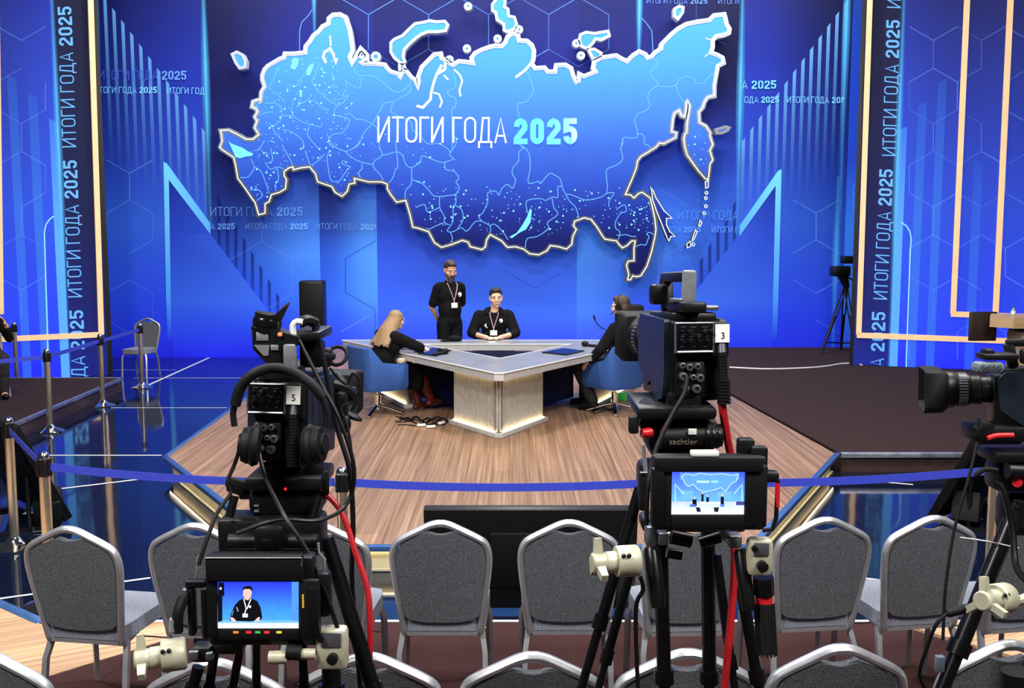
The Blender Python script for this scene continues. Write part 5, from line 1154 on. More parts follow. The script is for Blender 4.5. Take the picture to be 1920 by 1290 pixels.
b = MB(); b.ell((0, -.04, .58), (.18, .15, .12)); b.ell((0, -.07, .74), (.18, .14, .19)); b.ell((0, -.1, .94), (.195, .14, .17)); b.limb((-.17, -.1, 1.04), .068, (.17, -.1, 1.04), .068); b.limb((0, -.12, 1.08), .076, (0, -.115, 1.11), .066)
b.limb((-.2, -.1, 1.04), .078, (-.31, .02, .80), .068); b.limb((-.31, .02, .80), .068, (-.302, .17, .66), .05); b.limb((.2, -.1, 1.04), .074, (.27, .05, .78), .064); b.limb((.27, .05, .78), .064, (.14, .24, .69), .048)
blob(b, 'suit_jacket', M['cloth_black'], t, .012)
b = MB(); b.ell((0, -.02, .54), (.185, .15, .12))
for s, (k, a) in zip((-1, 1), KN): limbs2(b, (s * .1, -.02, .55), .1, k, .085, (a[0], a[1], a[2] + .03), .07)
blob(b, 'trousers', M['cloth_grey'], t, .014)
for s, (k, a) in zip((-1, 1), KN): b = MB(); b.limb((a[0], a[1] - .03, a[2] - .03), .055, (a[0], a[1] + .16, a[2] - .055), .042); b.build('shoe', M['black2'], t)
b = MB(); b.M = H; b.ell((0, -.022, .05), (.082, .097, .085)); b.ell((0, -.05, -.01), (.08, .07, .085)); b.ell((0, .03, .098), (.06, .055, .03)); blob(b, 'hair', M['hair_brown'], t, .008, 2)
b = MB(); b.M = H; b.tube([(.088 * math.cos(R(12 * k)), -.01, .0 + .135 * math.sin(R(12 * k))) for k in range(16)], .007, 6)
for s in (-1, 1): b.cyl((s * .078, -.01, .0), (s * .108, -.01, .0), .036, n=14)
b.tube(smooth_path([(-.1, .01, -.02), (-.09, .07, -.06), (-.05, .12, -.07)], 4), .004, 6); b.build('headset', M['black'], t)
b = MB(); b.limb((0, -.115, 1.1), .06, (0, -.11, 1.14), .058); b.build('shirt_collar', M['paper'], t)

# gooseneck microphone at the right end of the desk
a = gd(1152, 642); t = thing('gooseneck_microphone', 'thin black gooseneck microphone at the right end of the desk', 'microphone', (a.x, a.y, DZ)); b = MB(); b.box((0, 0, .05), (.09, .12, .1), 0, (0, 0, 0), .012); b.build('base', M['black'], t)
b = MB(); b.tube(smooth_path([Vector((0, 0, .1)), Vector((-.04, 0, .15)), Vector((-.15, 0, .18)), Vector((-.24, 0, .26)), Vector((-.265, 0, .32))], 5), .008, 6); b.build('gooseneck', M['black'], t)
b = MB(); b.limb((-.263, 0, .31), .013, (-.275, 0, .35), .012); b.build('foam_windscreen', M['black2'], t)

# person cut by the left edge, on a pale chair
p = G(-20, 742, SZ); yw = R(215)
t = thing('side_chair', 'pale chair on the left carpet platform under the person cut by the left edge', 'chair', tuple(p), yw)
b = MB(); b.box((0, 0, .45), (.46, .46, .05), 0, (0, 0, 0), .02); b.build('seat', M['knitted'], t); b = MB(); b.box((0, -.22, .75), (.44, .04, .4), 0, (R(8), 0, 0), .02); b.build('backrest', M['knitted'], t)
for sx in (-1, 1):
    for sy in (-1, 1): b = MB(); b.cyl((sx * .19, sy * .18, .43), (sx * .22, sy * .24, 0), .014); b.build('leg', M['alu'], t)
t = thing('person', 'seated person in black top and grey trousers cut by the left edge of the photo', 'person', tuple(p), yw)
b = MB(); H = head_parts(t, b, Vector((0, 0, 1.24)), (R(-8), 0, 0)); b.limb((0, -.03, 1.03), .056, (0, -.01, 1.15), .05); b.ell((0, -.03, .56), (.165, .13, .1)); b.ell((0, -.04, .74), (.14, .1, .17)); b.ell((0, -.05, .9), (.16, .11, .15))
for s in (-1, 1):
    limbs2(b, (s * .19, -.05, .99), .05, (s * .27, .06, .76), .04, (s * .22, .22, .95), .028); hand(b, (s * .22, .22, .95), (-s * .3, .2, .8), (-s, 0, 0), -s, .5)
    limbs2(b, (s * .1, 0, .55), .085, (s * .13, .42, .53), .06, (s * .13, .36, .1), .042); b.ell((s * .13, .42,  .052), (.045, .12, .04))
blob(b, 'body', M['skin'], t, .009, 2); face(t, H)
b = MB(); b.ell((0, -.03, .62), (.175, .14, .13)); b.ell((0, -.04, .76), (.165, .125, .17)); b.ell((0, -.05, .9), (.18, .13, .15)); b.limb((-.16, -.05, .985), .064, (.16, -.05, .985), .064)
for s in (-1, 1): b.limb((s * .19, -.05, .99), .066, (s * .27, .06, .77), .06); b.limb((s * .27, .06, .77), .058, (s * .23, .19, .9), .045)
blob(b, 'black_top', M['cloth_black'], t, .013); b = MB(); b.ell((0, -.02, .56), (.18, .145, .1))
for s in (-1, 1): limbs2(b, (s * .1, 0, .56), .098, (s * .13, .42, .535), .08, (s * .13, .36, .12), .07)
blob(b, 'trousers', M['cloth_grey'], t, .014)
for s in (-1, 1): b = MB(); b.limb((s * .13, .33, .05), .05, (s * .13, .5, .042), .04); b.build('shoe', M['black2'], t)
b = MB(); b.M = H; b.ell((0, -.02, .05), (.081, .096, .084)); b.ell((0, -.045, 0), (.079, .068, .07)); blob(b, 'hair', M['hair_dark'], t, .009, 2)
# ---------------------------------------------------------------- broadcast cameras
def glyph_text(s, size, m, mat, name, parent, depth=.0006, world=False):
    cu = bpy.data.curves.new('txt', 'FONT'); cu.body = s; cu.size = size; cu.align_x = 'CENTER'; cu.align_y = 'CENTER'; cu.extrude = depth
    o = bpy.data.objects.new('txt', cu); COL.objects.link(o); dg = bpy.context.evaluated_depsgraph_get(); dg.update()
    me = bpy.data.meshes.new_from_object(o.evaluated_get(dg)); bpy.data.objects.remove(o); bpy.data.curves.remove(cu)
    me.transform(ROOTM[parent].inverted() @ m if world else m); me.materials.clear(); me.materials.append(mat)
    q = bpy.data.objects.new(name, me); COL.objects.link(q)
    if parent is not None: q.parent = parent; ROOTM[q] = ROOTM[parent]
    return q
BACK = Matrix(((1, 0, 0, 0), (0, 0, -1, 0), (0, 1, 0, 0), (0, 0, 0, 1)))     # text lying in xz, read from -y
def studio_camera(label, loc, yaw, pitch, digit, handle=True, scale=1.0, hood=(.19, .175)):
    t = thing('broadcast_camera', label, 'camera', loc, rot=(pitch, 0, yaw)); s_ = scale
    b = MB(); b.M = Matrix.Scale(s_, 4)
    b.box((.016, .17, -.065), (.145, .30, .225), 0, (0, 0, 0), .012); b.box((.018, .16, .055), (.125, .26, .03), 0, (0, 0, 0), .01)
    b.box((.016, .19, -.16), (.12, .2, .05), 0, (R(-6), 0, 0), .012); b.box((.075, .012, -.005), (.052, .05, .1), 0, (0, 0, 0), .008)
    b.box((-.005, .025, -.115), (.085, .04, .1), 0, (0, 0, 0), .006); o = b.build('body', M['black'], t)
    b = MB(); b.M = Matrix.Scale(s_, 4)
    for x, z, r in ((-.03, -.075, .008), (-.01, -.08, .01), (.012, -.078, .009), (-.028, -.105, .011), (0, -.108, .008), (.02, -.11, .011), (-.02, -.138, .009), (.01, -.14, .012)):
        b.lathe([(r, 0), (r, .014), (r * .6, .015), (r * .55, .006)], (x, .006, z), (0, -1, 0), 14)
    b.build('connectors', M['grey_metal'], o)
    b = MB(); b.M = Matrix.Scale(s_, 4)
    for sx in (-1, 1):
        pr = [(.03, .05), (.28, .062), (.31, .03), (.3, -.09), (.22, -.15), (.17, -.13), (.12, -.185), (.05, -.17), (.03, -.1)]
        Mx2 = Matrix.Translation((.016 + sx * .073, 0, 0)) @ Matrix(((0, 0, sx, 0), (1, 0, 0, 0), (0, 1, 0, 0), (0, 0, 0, 1)))
        b.prism(pr, -.002, .016, 0, Mx2)
    o2 = b.build('side_cover', M['camblue'], t); bv = o2.modifiers.new('soft', 'BEVEL'); bv.width = .006; bv.segments = 2
    # control panel
    b = MB(); b.M = Matrix.Scale(s_, 4); b.box((0, 0, 0), (.112, .03, .086), 0, (0, 0, 0), .006); cp_ = b.build('control_panel', M['black_gloss'], t)
    b = MB(); b.M = Matrix.Scale(s_, 4); b.tube([(-.05, -.018, -.037), (.05, -.018, -.037)], .0035, 6); b.tube([(-.054, -.014, .04), (-.054, -.014, -.04)], .003, 6); b.tube([(-.054, -.014, .042), (.054, -.014, .042), (.054, -.014, -.04)], .003, 6); b.build('panel_rail', M['grey_metal'], cp_)
    for k, (x, z, r) in enumerate(((-.012, .018, .008), (.03, .018, .008), (-.036, -.006, .0065), (-.012, -.006, .0065), (.012, -.006, .005), (.036, -.006, .0065), (-.036, .02, .004), (.044, .02, .004))):
        b = MB(); b.M = Matrix.Scale(s_, 4); b.lathe([(r, 0), (r, .009), (r * .7, .012)], (x, -.014, z), (0, -1, 0), 12); b.build('knob', M['black'], cp_)
    b = MB(); b.M = Matrix.Scale(s_, 4)
    for x, z, w in ((-.032, .032, .014), (-.004, .031, .016), (.03, .031, .018), (-.034, .006, .008), (-.01, .006, .012), (.014, .006, .01), (.036, .006, .01), (-.036, -.022, .006), (.0, -.022, .006), (.03, -.022, .008), (.0, .0105, .08)):
        b.box((x, -.0154, z), (w, .001, .0022 if w < .05 else .001))
    b.build('panel_print', M['grey_metal'], cp_)
    # number label and cable relief
    b = MB(); b.M = Matrix.Scale(s_, 4); b.box((.079, -.016, .013), (.04, .003, .05)); nl = b.build('number_label', M['paper'], t)
    if digit: glyph_text(digit, .026 * s_, Matrix.Scale(1, 4) @ Matrix.Translation(Vector((.08, -.0182, .006)) * s_) @ BACK, M['ink'], 'number_print', nl)
    b = MB(); b.M = Matrix.Scale(s_, 4); b.cyl((.08, -.006, -.018), (.08, -.012, -.042), .0125, n=14)
    b.build('cable_collar', M['grey_metal'], t)
    b = MB(); b.M = Matrix.Scale(s_, 4); pts = [(.08, -.012, -.042), (.08, -.016, -.09), (.082, -.02, -.13), (.084, -.02, -.18)]
    for k in range(16):
        f = k / 15; z = -.045 - .13 * f; r = .014 if f < .5 else .019; b.cyl((.08 + .003 * f, -.013 - .007 * f, z), (.08 + .003 * f, -.013 - .007 * f, z - .0058), r, n=14)
    b.tube(pts, .0115, 10); b.build('strain_relief', M['black2'], t)
    # lens
    b = MB(); b.M = Matrix.Scale(s_, 4)
    b.lathe([(.045, .31), (.052, .32), (.052, .36), (.058, .365), (.058, .40), (.064, .405), (.066, .45), (.074, .46), (.076, .50), (.07, .52)], (.01, 0, -.02), (0, 1, 0), 32); ln = b.build('lens', M['black'], t)
    b = MB(); b.M = Matrix.Scale(s_, 4)
    for k in range(36):
        a = R(10 * k); b.box((.01 + .0675 * math.cos(a), .43, -.02 + .0675 * math.sin(a)), (.004, .032, .007), 0, (0, -a, 0))
    b.build('focus_ring', M['grey_metal'], ln)
    b = MB(); b.M = Matrix.Scale(s_, 4); b.box((.085, .40, -.04), (.06, .13, .1), 0, (0, 0, 0), .015); b.build('servo_grip', M['black2'], ln)
    b = MB(); b.M = Matrix.Scale(s_, 4); w, h = hood[0] / 2, hood[1] / 2; y0, y1 = .49, .58; cx, cz = .01, -.02; c_ = .025
    oc_ = [(-w + c_, -h), (w - c_, -h), (w, -h + c_), (w, h - c_ * .3), (w - c_ * .3, h), (-w + c_ * .3, h), (-w, h - c_ * .3), (-w, -h + c_)]
    vs = []; sc_ = [(y0, .84), (y0 + .02, 1), (y1, 1.04), (y1, .96), (y0 + .03, .84), (y0 + .012, .45)]
    for y, k in sc_: vs += [(cx + x * k, y, cz + z * k) for x, z in oc_]
    fs = []
    for q in range(len(sc_) - 1): fs += [(q * 8 + i, q * 8 + (i + 1) % 8, (q + 1) * 8 + (i + 1) % 8, (q + 1) * 8 + i) for i in range(8)]
    fs += [tuple(range(8))[::-1], tuple(5 * 8 + i for i in range(8))]
    b.add(vs, fs); b.build('lens_hood', M['black2'], t)
    if handle:
        b = MB(); b.M = Matrix.Scale(s_, 4)
        b.box((.0, .06, .085), (.07, .16, .03), 0, (0, 0, 0), .008); b.box((0, .15, .17), (.034, .24, .03), 0, (0, 0, 0), .01); b.box((0, .25, .12), (.034, .04, .1), 0, (R(-12), 0, 0), .008); b.box((-.04, .20, .12), (.05, .05, .06), 0, (0, 0, 0), .012)
        b.build('handle', M['black'], t)
        b = MB(); b.M = Matrix.Scale(s_, 4); b.box((.0, .035, .135), (.036, .03, .105), 0, (R(6), 0, 0), .006); b.build('handle_post', M['handle_grey'], t)
        b = MB(); b.M = Matrix.Scale(s_, 4); b.box((.055, .07, .082), (.06, .09, .014), 0, (0, 0, 0), .005); b.box((-.025, .055, .104), (.04, .05, .012), 0, (0, 0, 0), .004); b.build('accessory_shoe', M['grey_metal'], t)
    b = MB(); b.M = Matrix.Scale(s_, 4); b.box((.012, .17, -.196), (.11, .24, .022), 0, (0, 0, 0), .005); b.build('mount_plate', M['carbon'], t)
    return t
def mini(g, uv, pts, col, layer, a=1.0): g.poly([uv(*p) for p in pts], col, layer, a)
class Scr:
    """picture on a small monitor: rectangle given by its corners in pixels on plane y=d"""
    def __init__(s, u0, v0, u1, v1, d): s.g = GR(lambda u, v: P(u, v, d), (0, -1, 0), .0004)
def fb(b, u0, v0, u1, v1, d, dep, mi=0, bev=.004, rot=(0, 0, 0)):
    a, c = P(u0, v0, d), P(u1, v1, d); b.box(((a.x + c.x) / 2, d + dep / 2, (a.z + c.z) / 2), (abs(c.x - a.x), dep, abs(a.z - c.z)), mi, rot, bev)
def fparts(name, mat, t, rows):
    for r_ in rows:
        b = MB(); fb(b, *r_); b.build(name, mat, t, world=True)
def tb(b, pts, r, n=8, mi=0, sm=4): b.tube(smooth_path([P(*p) for p in pts], sm), r, n, mi)
def leg(t, a, c, r, zf=AZ, r2=None, name='leg'):
    p, q = P(*a), P(*c); k = (zf - p.z) / (q.z - p.z); e = p + (q - p) * k; b = MB(); m_ = p.lerp(q, 1.0)
    e = e + (p - e).normalized() * .05
    b.cyl(p, m_, r, n=12); b.cyl(m_ + (p - m_).normalized() * .012, m_ + (e - m_).normalized() * .03, r * 1.35, n=12); b.cyl(m_, e, (r2 or r * .8), n=12); b.lathe([(r * 1.4, 0), (r * 1.2, .03), (r * .8, .04)], (e.x, e.y, zf + .003), n=12)
    return b.build(name, M['carbon'], t, world=True)
def zoom_demand(t, u, v, d, s=1.0, ax=(-1, -.35, 0), name='zoom_control'):
    """beige rotary lens control: drum, collar and three-winged knob"""
    c = P(u, v, d); ax = Vector(ax).normalized(); b = MB()
    b.lathe([(.036 * s, -.035 * s), (.04 * s, -.03 * s), (.04 * s, .02 * s), (.037 * s, .024 * s)], c, ax, 28); o = b.build(name, M['beige'], t, world=True)
    b = MB(); b.lathe([(.027 * s, .024 * s), (.027 * s, .05 * s), (.024 * s, .052 * s), (.026 * s, .056 * s), (.026 * s, .084 * s), (.022 * s, .088 * s)], c, ax, 24); k = c + ax * .07 * s
    fr = frame(k, ax)
    for j in range(3):
        a = R(100 + 120 * j); dr = fr.to_3x3() @ Vector((math.cos(a), math.sin(a), 0)); m = frame(k + dr * .038 * s, dr, ax); b.add([m @ Vector(q) for q in [(x * .009 * s, y * .012 * s * (1 if z < 0 else .7), z * .024 * s) for x in (-1, 1) for y in (-1, 1) for z in (-1, 1)]], [(0, 1, 3, 2), (4, 6, 7, 5), (0, 4, 5, 1), (2, 3, 7, 6), (0, 2, 6, 4), (1, 5, 7, 3)])
    b.build('winged_knob', M['beige'], o, world=True)
    e = c + ax * .0; up_ = Vector((0, -1, .2)).normalized(); sd = ax.cross(up_)
    for q in (-.012, .012):
        b = MB(); b.ell(c + up_ * .04 * s + sd * .018 * s + ax * q * .6, (.006 * s, .006 * s, .006 * s), seg=8, rings=6); b.build('control_button', M['black'], o, world=True)
    return o
def focus_box(t, u0, v0, u1, v1, d):
    b = MB(); fb(b, u0, v0, u1, v1, d, .05, 0, .012); o = b.build('zoom_control_box', M['beige'], t, world=True)
    um, w, h = (u0 + u1) / 2, u1 - u0, v1 - v0; b = MB(); fb(b, u0 + w * .18, v0 + h * .07, u0 + w * .82, v0 + h * .42, d - .003, .004, 0, .001); b.build('control_plate', M['grey_metal'], o, world=True)
    b = MB(); c = P(um + w * .05, v0 + h * .72, d - .012); b.lathe([(.014, 0), (.014, .016), (.008, .018)], c + Vector((0, .012, 0)), (0, -1, 0), 14); b.build('control_button', M['black'], o, world=True); b = MB(); c = P(u0 + w * .2, v0 + h * .22, d - .006); b.lathe([(.008, 0), (.008, .01)], c + Vector((0, .004, 0)), (0, -1, 0), 12); b.build('control_button', M['black'], o, world=True)
    return o

# ===== camera numbered 5 (left)
loc5 = P(503, 748, 2.78)
c5 = studio_camera('black broadcast camera with paper number 5 label, aimed right toward the desk', tuple(loc5), R(-9), R(-5), '5', handle=False, hood=(.16, .15))
b = MB(); tb(b, [(541, 690, 2.84), (545, 645, 2.86)], .016, 4); fb(b, 530, 646, 554, 696, 2.785, .03, 0, .006, (R(4), 0, 0)); b.build('handle_post', M['handle_grey'], c5, world=True)
b = MB(); fb(b, 545, 622, 600, 640, 2.83, .2, 0, .008); fb(b, 560, 640, 605, 690, 2.92, .06, 0, .01); fb(b, 488, 694, 560, 712, 2.80, .1, 0, .006); b.build('handle', M['black'], c5, world=True)
vf = MB(); pr = [(472, 620), (505, 616), (560, 632), (558, 648), (528, 650), (524, 690), (505, 688), (474, 655)]
q = [P(u, v, 2.80) for u, v in pr]; vf.prism([(k.x, k.z) for k in q], 0, .07, 0, Matrix.Translation((0, 2.80, 0)) @ Matrix(((1, 0, 0, 0), (0, 0, 1, 0), (0, 1, 0, 0), (0, 0, 0, 1)))); vfo = vf.build('viewfinder', M['black'], c5, world=True)
b = MB(); fb(b, 480, 623, 503, 639, 2.797, .004, 0, .001)
q = [P(u, v, 2.797) for u, v in ((476, 647), (505, 647), (503, 667), (494, 667))]; b.prism([(k.x, k.z) for k in q], 0, .003, 0, Matrix.Translation((0, 2.797, 0)) @ Matrix(((1, 0, 0, 0), (0, 0, 1, 0), (0, 1, 0, 0), (0, 0, 0, 1)))); fb(b, 507, 647, 522, 657, 2.795, .004, 0, .001); b.build('silver_plate', M['alu'], vfo, world=True)
b = MB(); a, c = P(498, 624, 2.835), P(503, 596, 2.835); dr = c - a; L_ = dr.length; b.lathe([(.038, 0), (.042, .004), (.042, .012), (.039, .014), (.039, .02), (.041, .022), (.041, L_ * .8), (.037, L_)], a, dr, 28); b.build('eyepiece', M['black_gloss'], vfo, world=True)
b = MB(); m = frame(c, dr); vs = []; n = 20
for k in range(n):
    a_ = 2 * math.pi * k / n; hgt = .012 + .046 * max(0, math.cos(a_ + 1.57)) ** 5; vs += [m @ Vector((.037 * math.cos(a_), .037 * math.sin(a_), -.004)), m @ Vector((.039 * math.cos(a_), .039 * math.sin(a_) - (.012 if hgt > .03 else 0), hgt)), m @ Vector((.034 * math.cos(a_), .034 * math.sin(a_), hgt * .7)), m @ Vector((.025 * math.cos(a_), .025 * math.sin(a_), 0))]
b.add(vs, [(k * 4 + j, ((k + 1) % n) * 4 + j, ((k + 1) % n) * 4 + (j + 1) % 4, k * 4 + (j + 1) % 4) for k in range(n) for j in range(4)]); b.build('eyecup', M['black2'], vfo, world=True, ang=60)
b = MB(); fb(b, 520, 624, 528, 631, 2.79, .012, 0, .003); b.build('orange_button', M['orange'], vfo, world=True)
b = MB(); tb(b, [(551, 628, 2.83), (549, 612, 2.83), (556, 603, 2.83), (568, 604, 2.83)], .009); b.build('white_cable_end', M['white_plastic'], c5, world=True)
b = MB(); tb(b, [(562, 606, 2.84), (575, 600, 2.85), (592, 606, 2.87)], .016); fb(b, 583, 600, 596, 622, 2.87, .04, 0, .008); b.build('cable_connector', M['black'], c5, world=True)
b = MB(); b.tube([P(632, 667, 3.06) + Vector((.03 * math.cos(R(30 * k)), .02 * math.sin(R(30 * k)), .026 * math.sin(R(30 * k)))) for k in range(12)], .006, 8, closed=True); tb(b, [(600, 668, 2.95), (622, 668, 3.05)], .014); fb(b, 606, 655, 620, 690, 3.0, .05, 0, .01); b.build('microphone_clamp', M['black2'], c5, world=True)
b = MB(); tb(b, [(600, 716, 3.0), (645, 730, 3.05), (660, 750, 3.08), (648, 775, 3.06)], .02); fb(b, 618, 735, 650, 790, 3.0, .06, 0, .02); b.ell(P(652, 775, 3.05), (.05, .025, .012), (0, R(28), 0)); b.ell(P(645, 795, 3.02), (.022, .02, .03)); b.build('servo_cabling', M['black'], c5, world=True)

def hang(name, pts, r, mat, label, cat='cable'):
    b = MB(); b.tube(smooth_path([P(*p) for p in pts], 6), r, 8); return tag(b.build(name, mat), label, cat)
hang('hanging_cable', [(590, 612, 2.86), (610, 690, 2.86), (632, 800, 2.84), (655, 880, 2.82), (662, 980, 2.8), (660, 1100, 2.78), (676, 1290, 2.76)], .0075, M['black'], 'thick black cable hanging down right side of camera numbered five')
hang('hanging_cable', [(556, 628, 2.82), (600, 715, 2.80), (638, 790, 2.78), (664, 880, 2.77), (650, 945, 2.75), (600, 975, 2.66), (520, 975, 2.62), (445, 1000, 2.62)], .006, M['black'], 'black cable looping from viewfinder of camera five down to the left monitor')
hang('hanging_cable', [(486, 850, 2.74), (500, 900, 2.70), (535, 970, 2.58), (580, 1040, 2.55), (610, 1110, 2.52), (640, 1200, 2.52)], .006, M['black'], 'black cable crossing diagonally in front of the left tripod head')
hang('hanging_cable', [(566, 880, 2.80), (600, 915, 2.80), (640, 960, 2.79), (668, 1040, 2.77), (690, 1110, 2.75), (694, 1200, 2.73), (690, 1290, 2.72)], .0085, M['redcable'], 'red cable hanging from camera numbered five beside the left tripod')
hang('hanging_cable', [(618, 690, 2.94), (648, 720, 2.95), (662, 700, 2.96), (676, 720, 2.96), (662, 752, 2.95), (640, 765, 2.94), (652, 800, 2.92), (660, 860, 2.9), (660, 930, 2.88)], .004, M['black2'], 'thin looping black cord at the right of camera numbered five')
# headphones hung over the camera back
t = thing('headphones', 'black headphones hung over the back of camera numbered five', 'headphones', tuple(P(520, 780, 2.70)))
b = MB(); b.tube(smooth_path([P(441, 760, 2.71), P(452, 725, 2.71), P(478, 700, 2.71), (P(512, 690, 2.72)), P(550, 698, 2.72), P(585, 722, 2.71), P(604, 745, 2.71)], 6), .0145, 12); hb = b.build('headband', M['black2'], t, world=True)
for pts in ([(441, 758, 2.71), (437, 775, 2.71), (440, 800, 2.705)], [(602, 742, 2.71), (612, 775, 2.71), (610, 800, 2.705)]):
    b = MB(); tb(b, pts, .0085); b.build('yoke', M['black'], t, world=True)
for u, s in ((466, -1), (594, 1)):
    b = MB(); a = P(u, 834, 2.70); b.lathe([(.03, -.03), (.052, -.028), (.058, -.015), (.053, -.006), (.05, -.004), (.052, 0), (.046, .016), (.03, .02), (.028, .026), (.0, .027)], a, (s, -.12, .1), 24); b.build('ear_cup', M['black2'], t, world=True)
b = MB(); tb(b, [(450, 840, 2.68), (440, 870, 2.68), (426, 905, 2.66), (432, 925, 2.66), (408, 960, 2.62), (392, 1000, 2.58), (372, 1060, 2.55)], .0055, 8); b.build('cord', M['black2'], t, world=True)

# ===== tripod left
t = thing('camera_tripod', 'left black tripod with fluid head and pan bars under camera numbered five', 'tripod', (P(503, 960, 2.85).x, 2.85, AZ))
b = MB(); fb(b, 458, 896, 604, 922, 2.74, .2, 0, .01); fb(b, 463, 920, 600, 968, 2.76, .15, 0, .02); b.cyl(P(452, 918, 2.83), P(612, 918, 2.83), .028, n=18); fb(b, 478, 966, 590, 980, 2.76, .14, 0, .02); b.build('fluid_head', M['black'], t, world=True)
fparts('drag_lever', M['black2'], t, [(425, 900, 462, 928, 2.76, .02, 0, .006, (0, R(20), 0)), (603, 884, 616, 930, 2.76, .02, 0, .005), (562, 868, 604, 898, 2.78, .06, 0, .012, (0, R(-14), 0))])
b = MB(); c = P(535, 917, 2.735); b.ell(c, (.004, .004, .004), seg=8, rings=6); b.build('status_light', M['led_red'], t, world=True)
b = MB()
for v in (947, 957): fb(b, 476, v, 485, v + 3, 2.757, .003, 0, 0)
b.build('level_mark', M['alu'], t, world=True)
b = MB(); fb(b, 405, 975, 602, 1045, 2.72, .12, 0, .015); b.cyl(P(430, 1015, 2.70), P(596, 1015, 2.70), .022, n=18); fb(b, 473, 988, 532, 1038, 2.66, .05, 0, .016); fb(b, 488, 1012, 512, 1030, 2.653, .01, 0, .004); b.build('bowl_clamp', M['black'], t, world=True)
for pts in ([(430, 970, 2.72), (440, 930, 2.74)], [(588, 970, 2.72), (598, 930, 2.74)]):
    b = MB(); tb(b, pts, .012); b.build('head_rod', M['carbon'], t, world=True)
for pts in (((388, 1010, 2.6), (384, 1035, 2.6), (371, 1045, 2.6), (368, 1090, 2.6)), ((597, 1018, 2.6), (598, 1036, 2.6), (609, 1048, 2.6), (606, 1110, 2.6))): b = MB(); b.tube([P(*p) for p in pts], .0035, 6); b.build('wire_bracket', M['alu'], t, world=True)
for a, c, r in (((612, 1010, 2.78), (700, 1290, 2.7), .022), ((372, 1250, 2.66), (360, 1290, 2.655), .017), ((403, 1215, 2.72), (392, 1290, 2.70), .014), ((455, 1190, 2.76), (436, 1290, 2.78), .013), ((481, 1190, 2.86), (481, 1290, 2.9), .013), ((567, 1200, 2.76), (570, 1290, 2.74), .014), ((620, 1190, 2.66), (622, 1290, 2.64), .026)):
    leg(t, a, c, r)
b = MB(); fb(b, 360, 1195, 645, 1212, 2.70, .1, 0, .01); fb(b, 395, 1205, 455, 1230, 2.62, .05, 0, .012); fb(b, 355, 1215, 395, 1245, 2.6, .06, 0, .012); b.build('pan_bar_mount', M['black'], t, world=True)
fparts('clamp_nut', M['grey_metal'], t, [(352, 1222, 372, 1240, 2.59, .02, 0, .005), (384, 1225, 398, 1240, 2.59, .02, 0, .005)])
zoom_demand(t, 322, 1228, 2.5, 1.03, (-1, -.3, -.05)); focus_box(t, 590, 1182, 650, 1258, 2.5)
b = MB(); b.cyl(P(505, 1233, 2.5), P(540, 1232, 2.5), .017, n=16); b.build('zoom_rocker', M['beige'], t, world=True)
b = MB(); b.cyl(P(562, 1226, 2.5), P(592, 1226, 2.5), .014, n=14); b.build('rocker_shaft', M['beige'], t, world=True)
b = MB(); b.cyl(P(538, 1222, 2.5), P(566, 1224, 2.5), .02, n=16); b.build('rubber_collar', M['black2'], t, world=True)
b = MB(); tb(b, [(333, 1185, 2.5), (334, 1150, 2.5), (345, 1120, 2.52)], .014); b.build('control_plug', M['black2'], t, world=True)
b = MB(); b.cyl(P(328, 1182, 2.5), P(328, 1160, 2.5), .014, n=14); b.build('plug_ring', M['alu'], t, world=True)
# ===== monitor left
dm = 2.5
t = thing('operator_monitor', 'left operator monitor showing a man in black against a blue background', 'monitor', tuple(P(490, 1130, dm + .04)))
b = MB(); fb(b, 386, 1045, 590, 1212, dm + .012, .06, 0, .01); b.build('casing', M['black'], t, world=True)
b = MB(); fb(b, 384, 1044, 566, 1090, dm - .015, .03, 0, .003); fb(b, 384, 1044, 408, 1195, dm - .006, .02, 0, .004); fb(b, 560, 1088, 600, 1200, dm - .01, .02, 0, .006); fb(b, 400, 1180, 562, 1200, dm - .002, .02, 0, .003); b.build('sunshade', M['black2'], t, world=True)
b = MB(); b.tube([P(385, 1046, dm - .017), P(566, 1046, dm - .017), P(565, 1062, dm - .017)], .0012, 6); b.build('shade_edge', M['alu'], t, world=True)
fparts('side_bracket', M['black'], t, [(345, 1090, 385, 1104, dm + .02, .03, 0, .006), (348, 1104, 366, 1195, dm + .02, .03, 0, .008), (374, 1104, 392, 1200, dm + .005, .03, 0, .008), (576, 1100, 600, 1195, dm - .015, .03, 0, .01), (590, 1075, 620, 1160, dm + .02, .04, 0, .012)])
b = MB(); fb(b, 339, 1105, 350, 1122, dm + .01, .03, 0, .006); b.build('clamp_knob', M['grey_metal'], t, world=True)
b = MB(); fb(b, 566, 1115, 570, 1140, dm - .0125, .002, 0, 0); b.build('yellow_sticker', M['yellow'], t, world=True)
sc_ = Scr(408, 1091, 560, 1178, dm); g = sc_.g
for k in range(4):
    v0, v1 = 1091 + 18 * k, 1091 + 18 * (k + 1); cs = [(44, 60, 236), (52, 88, 240), (60, 122, 246), (64, 150, 248), (72, 165, 246)]; g.poly([(408, v0), (560, v0), (560, v1), (408, v1)], [cs[k], cs[k], cs[k + 1], cs[k + 1]], 0)
g.poly([(408, 1163), (560, 1163), (560, 1170), (408, 1170)], (120, 190, 240), 0); g.poly([(408, 1168), (560, 1168), (560, 1178), (408, 1178)], (226, 246, 255), 1); g.poly([(547, 1091), (560, 1091), (560, 1164), (547, 1164)], (84, 150, 246), 1)
BK = (14, 14, 22); g.ngon([(410, 1092), (420, 1092), (421, 1116), (417, 1118), (417, 1164), (409, 1166), (408, 1120)], BK, 2)
g.ngon([(431, 1164), (433, 1152), (440, 1135), (448, 1126), (457, 1121), (470, 1121), (483, 1127), (489, 1140), (492, 1158), (488, 1163), (470, 1165)], BK, 2)
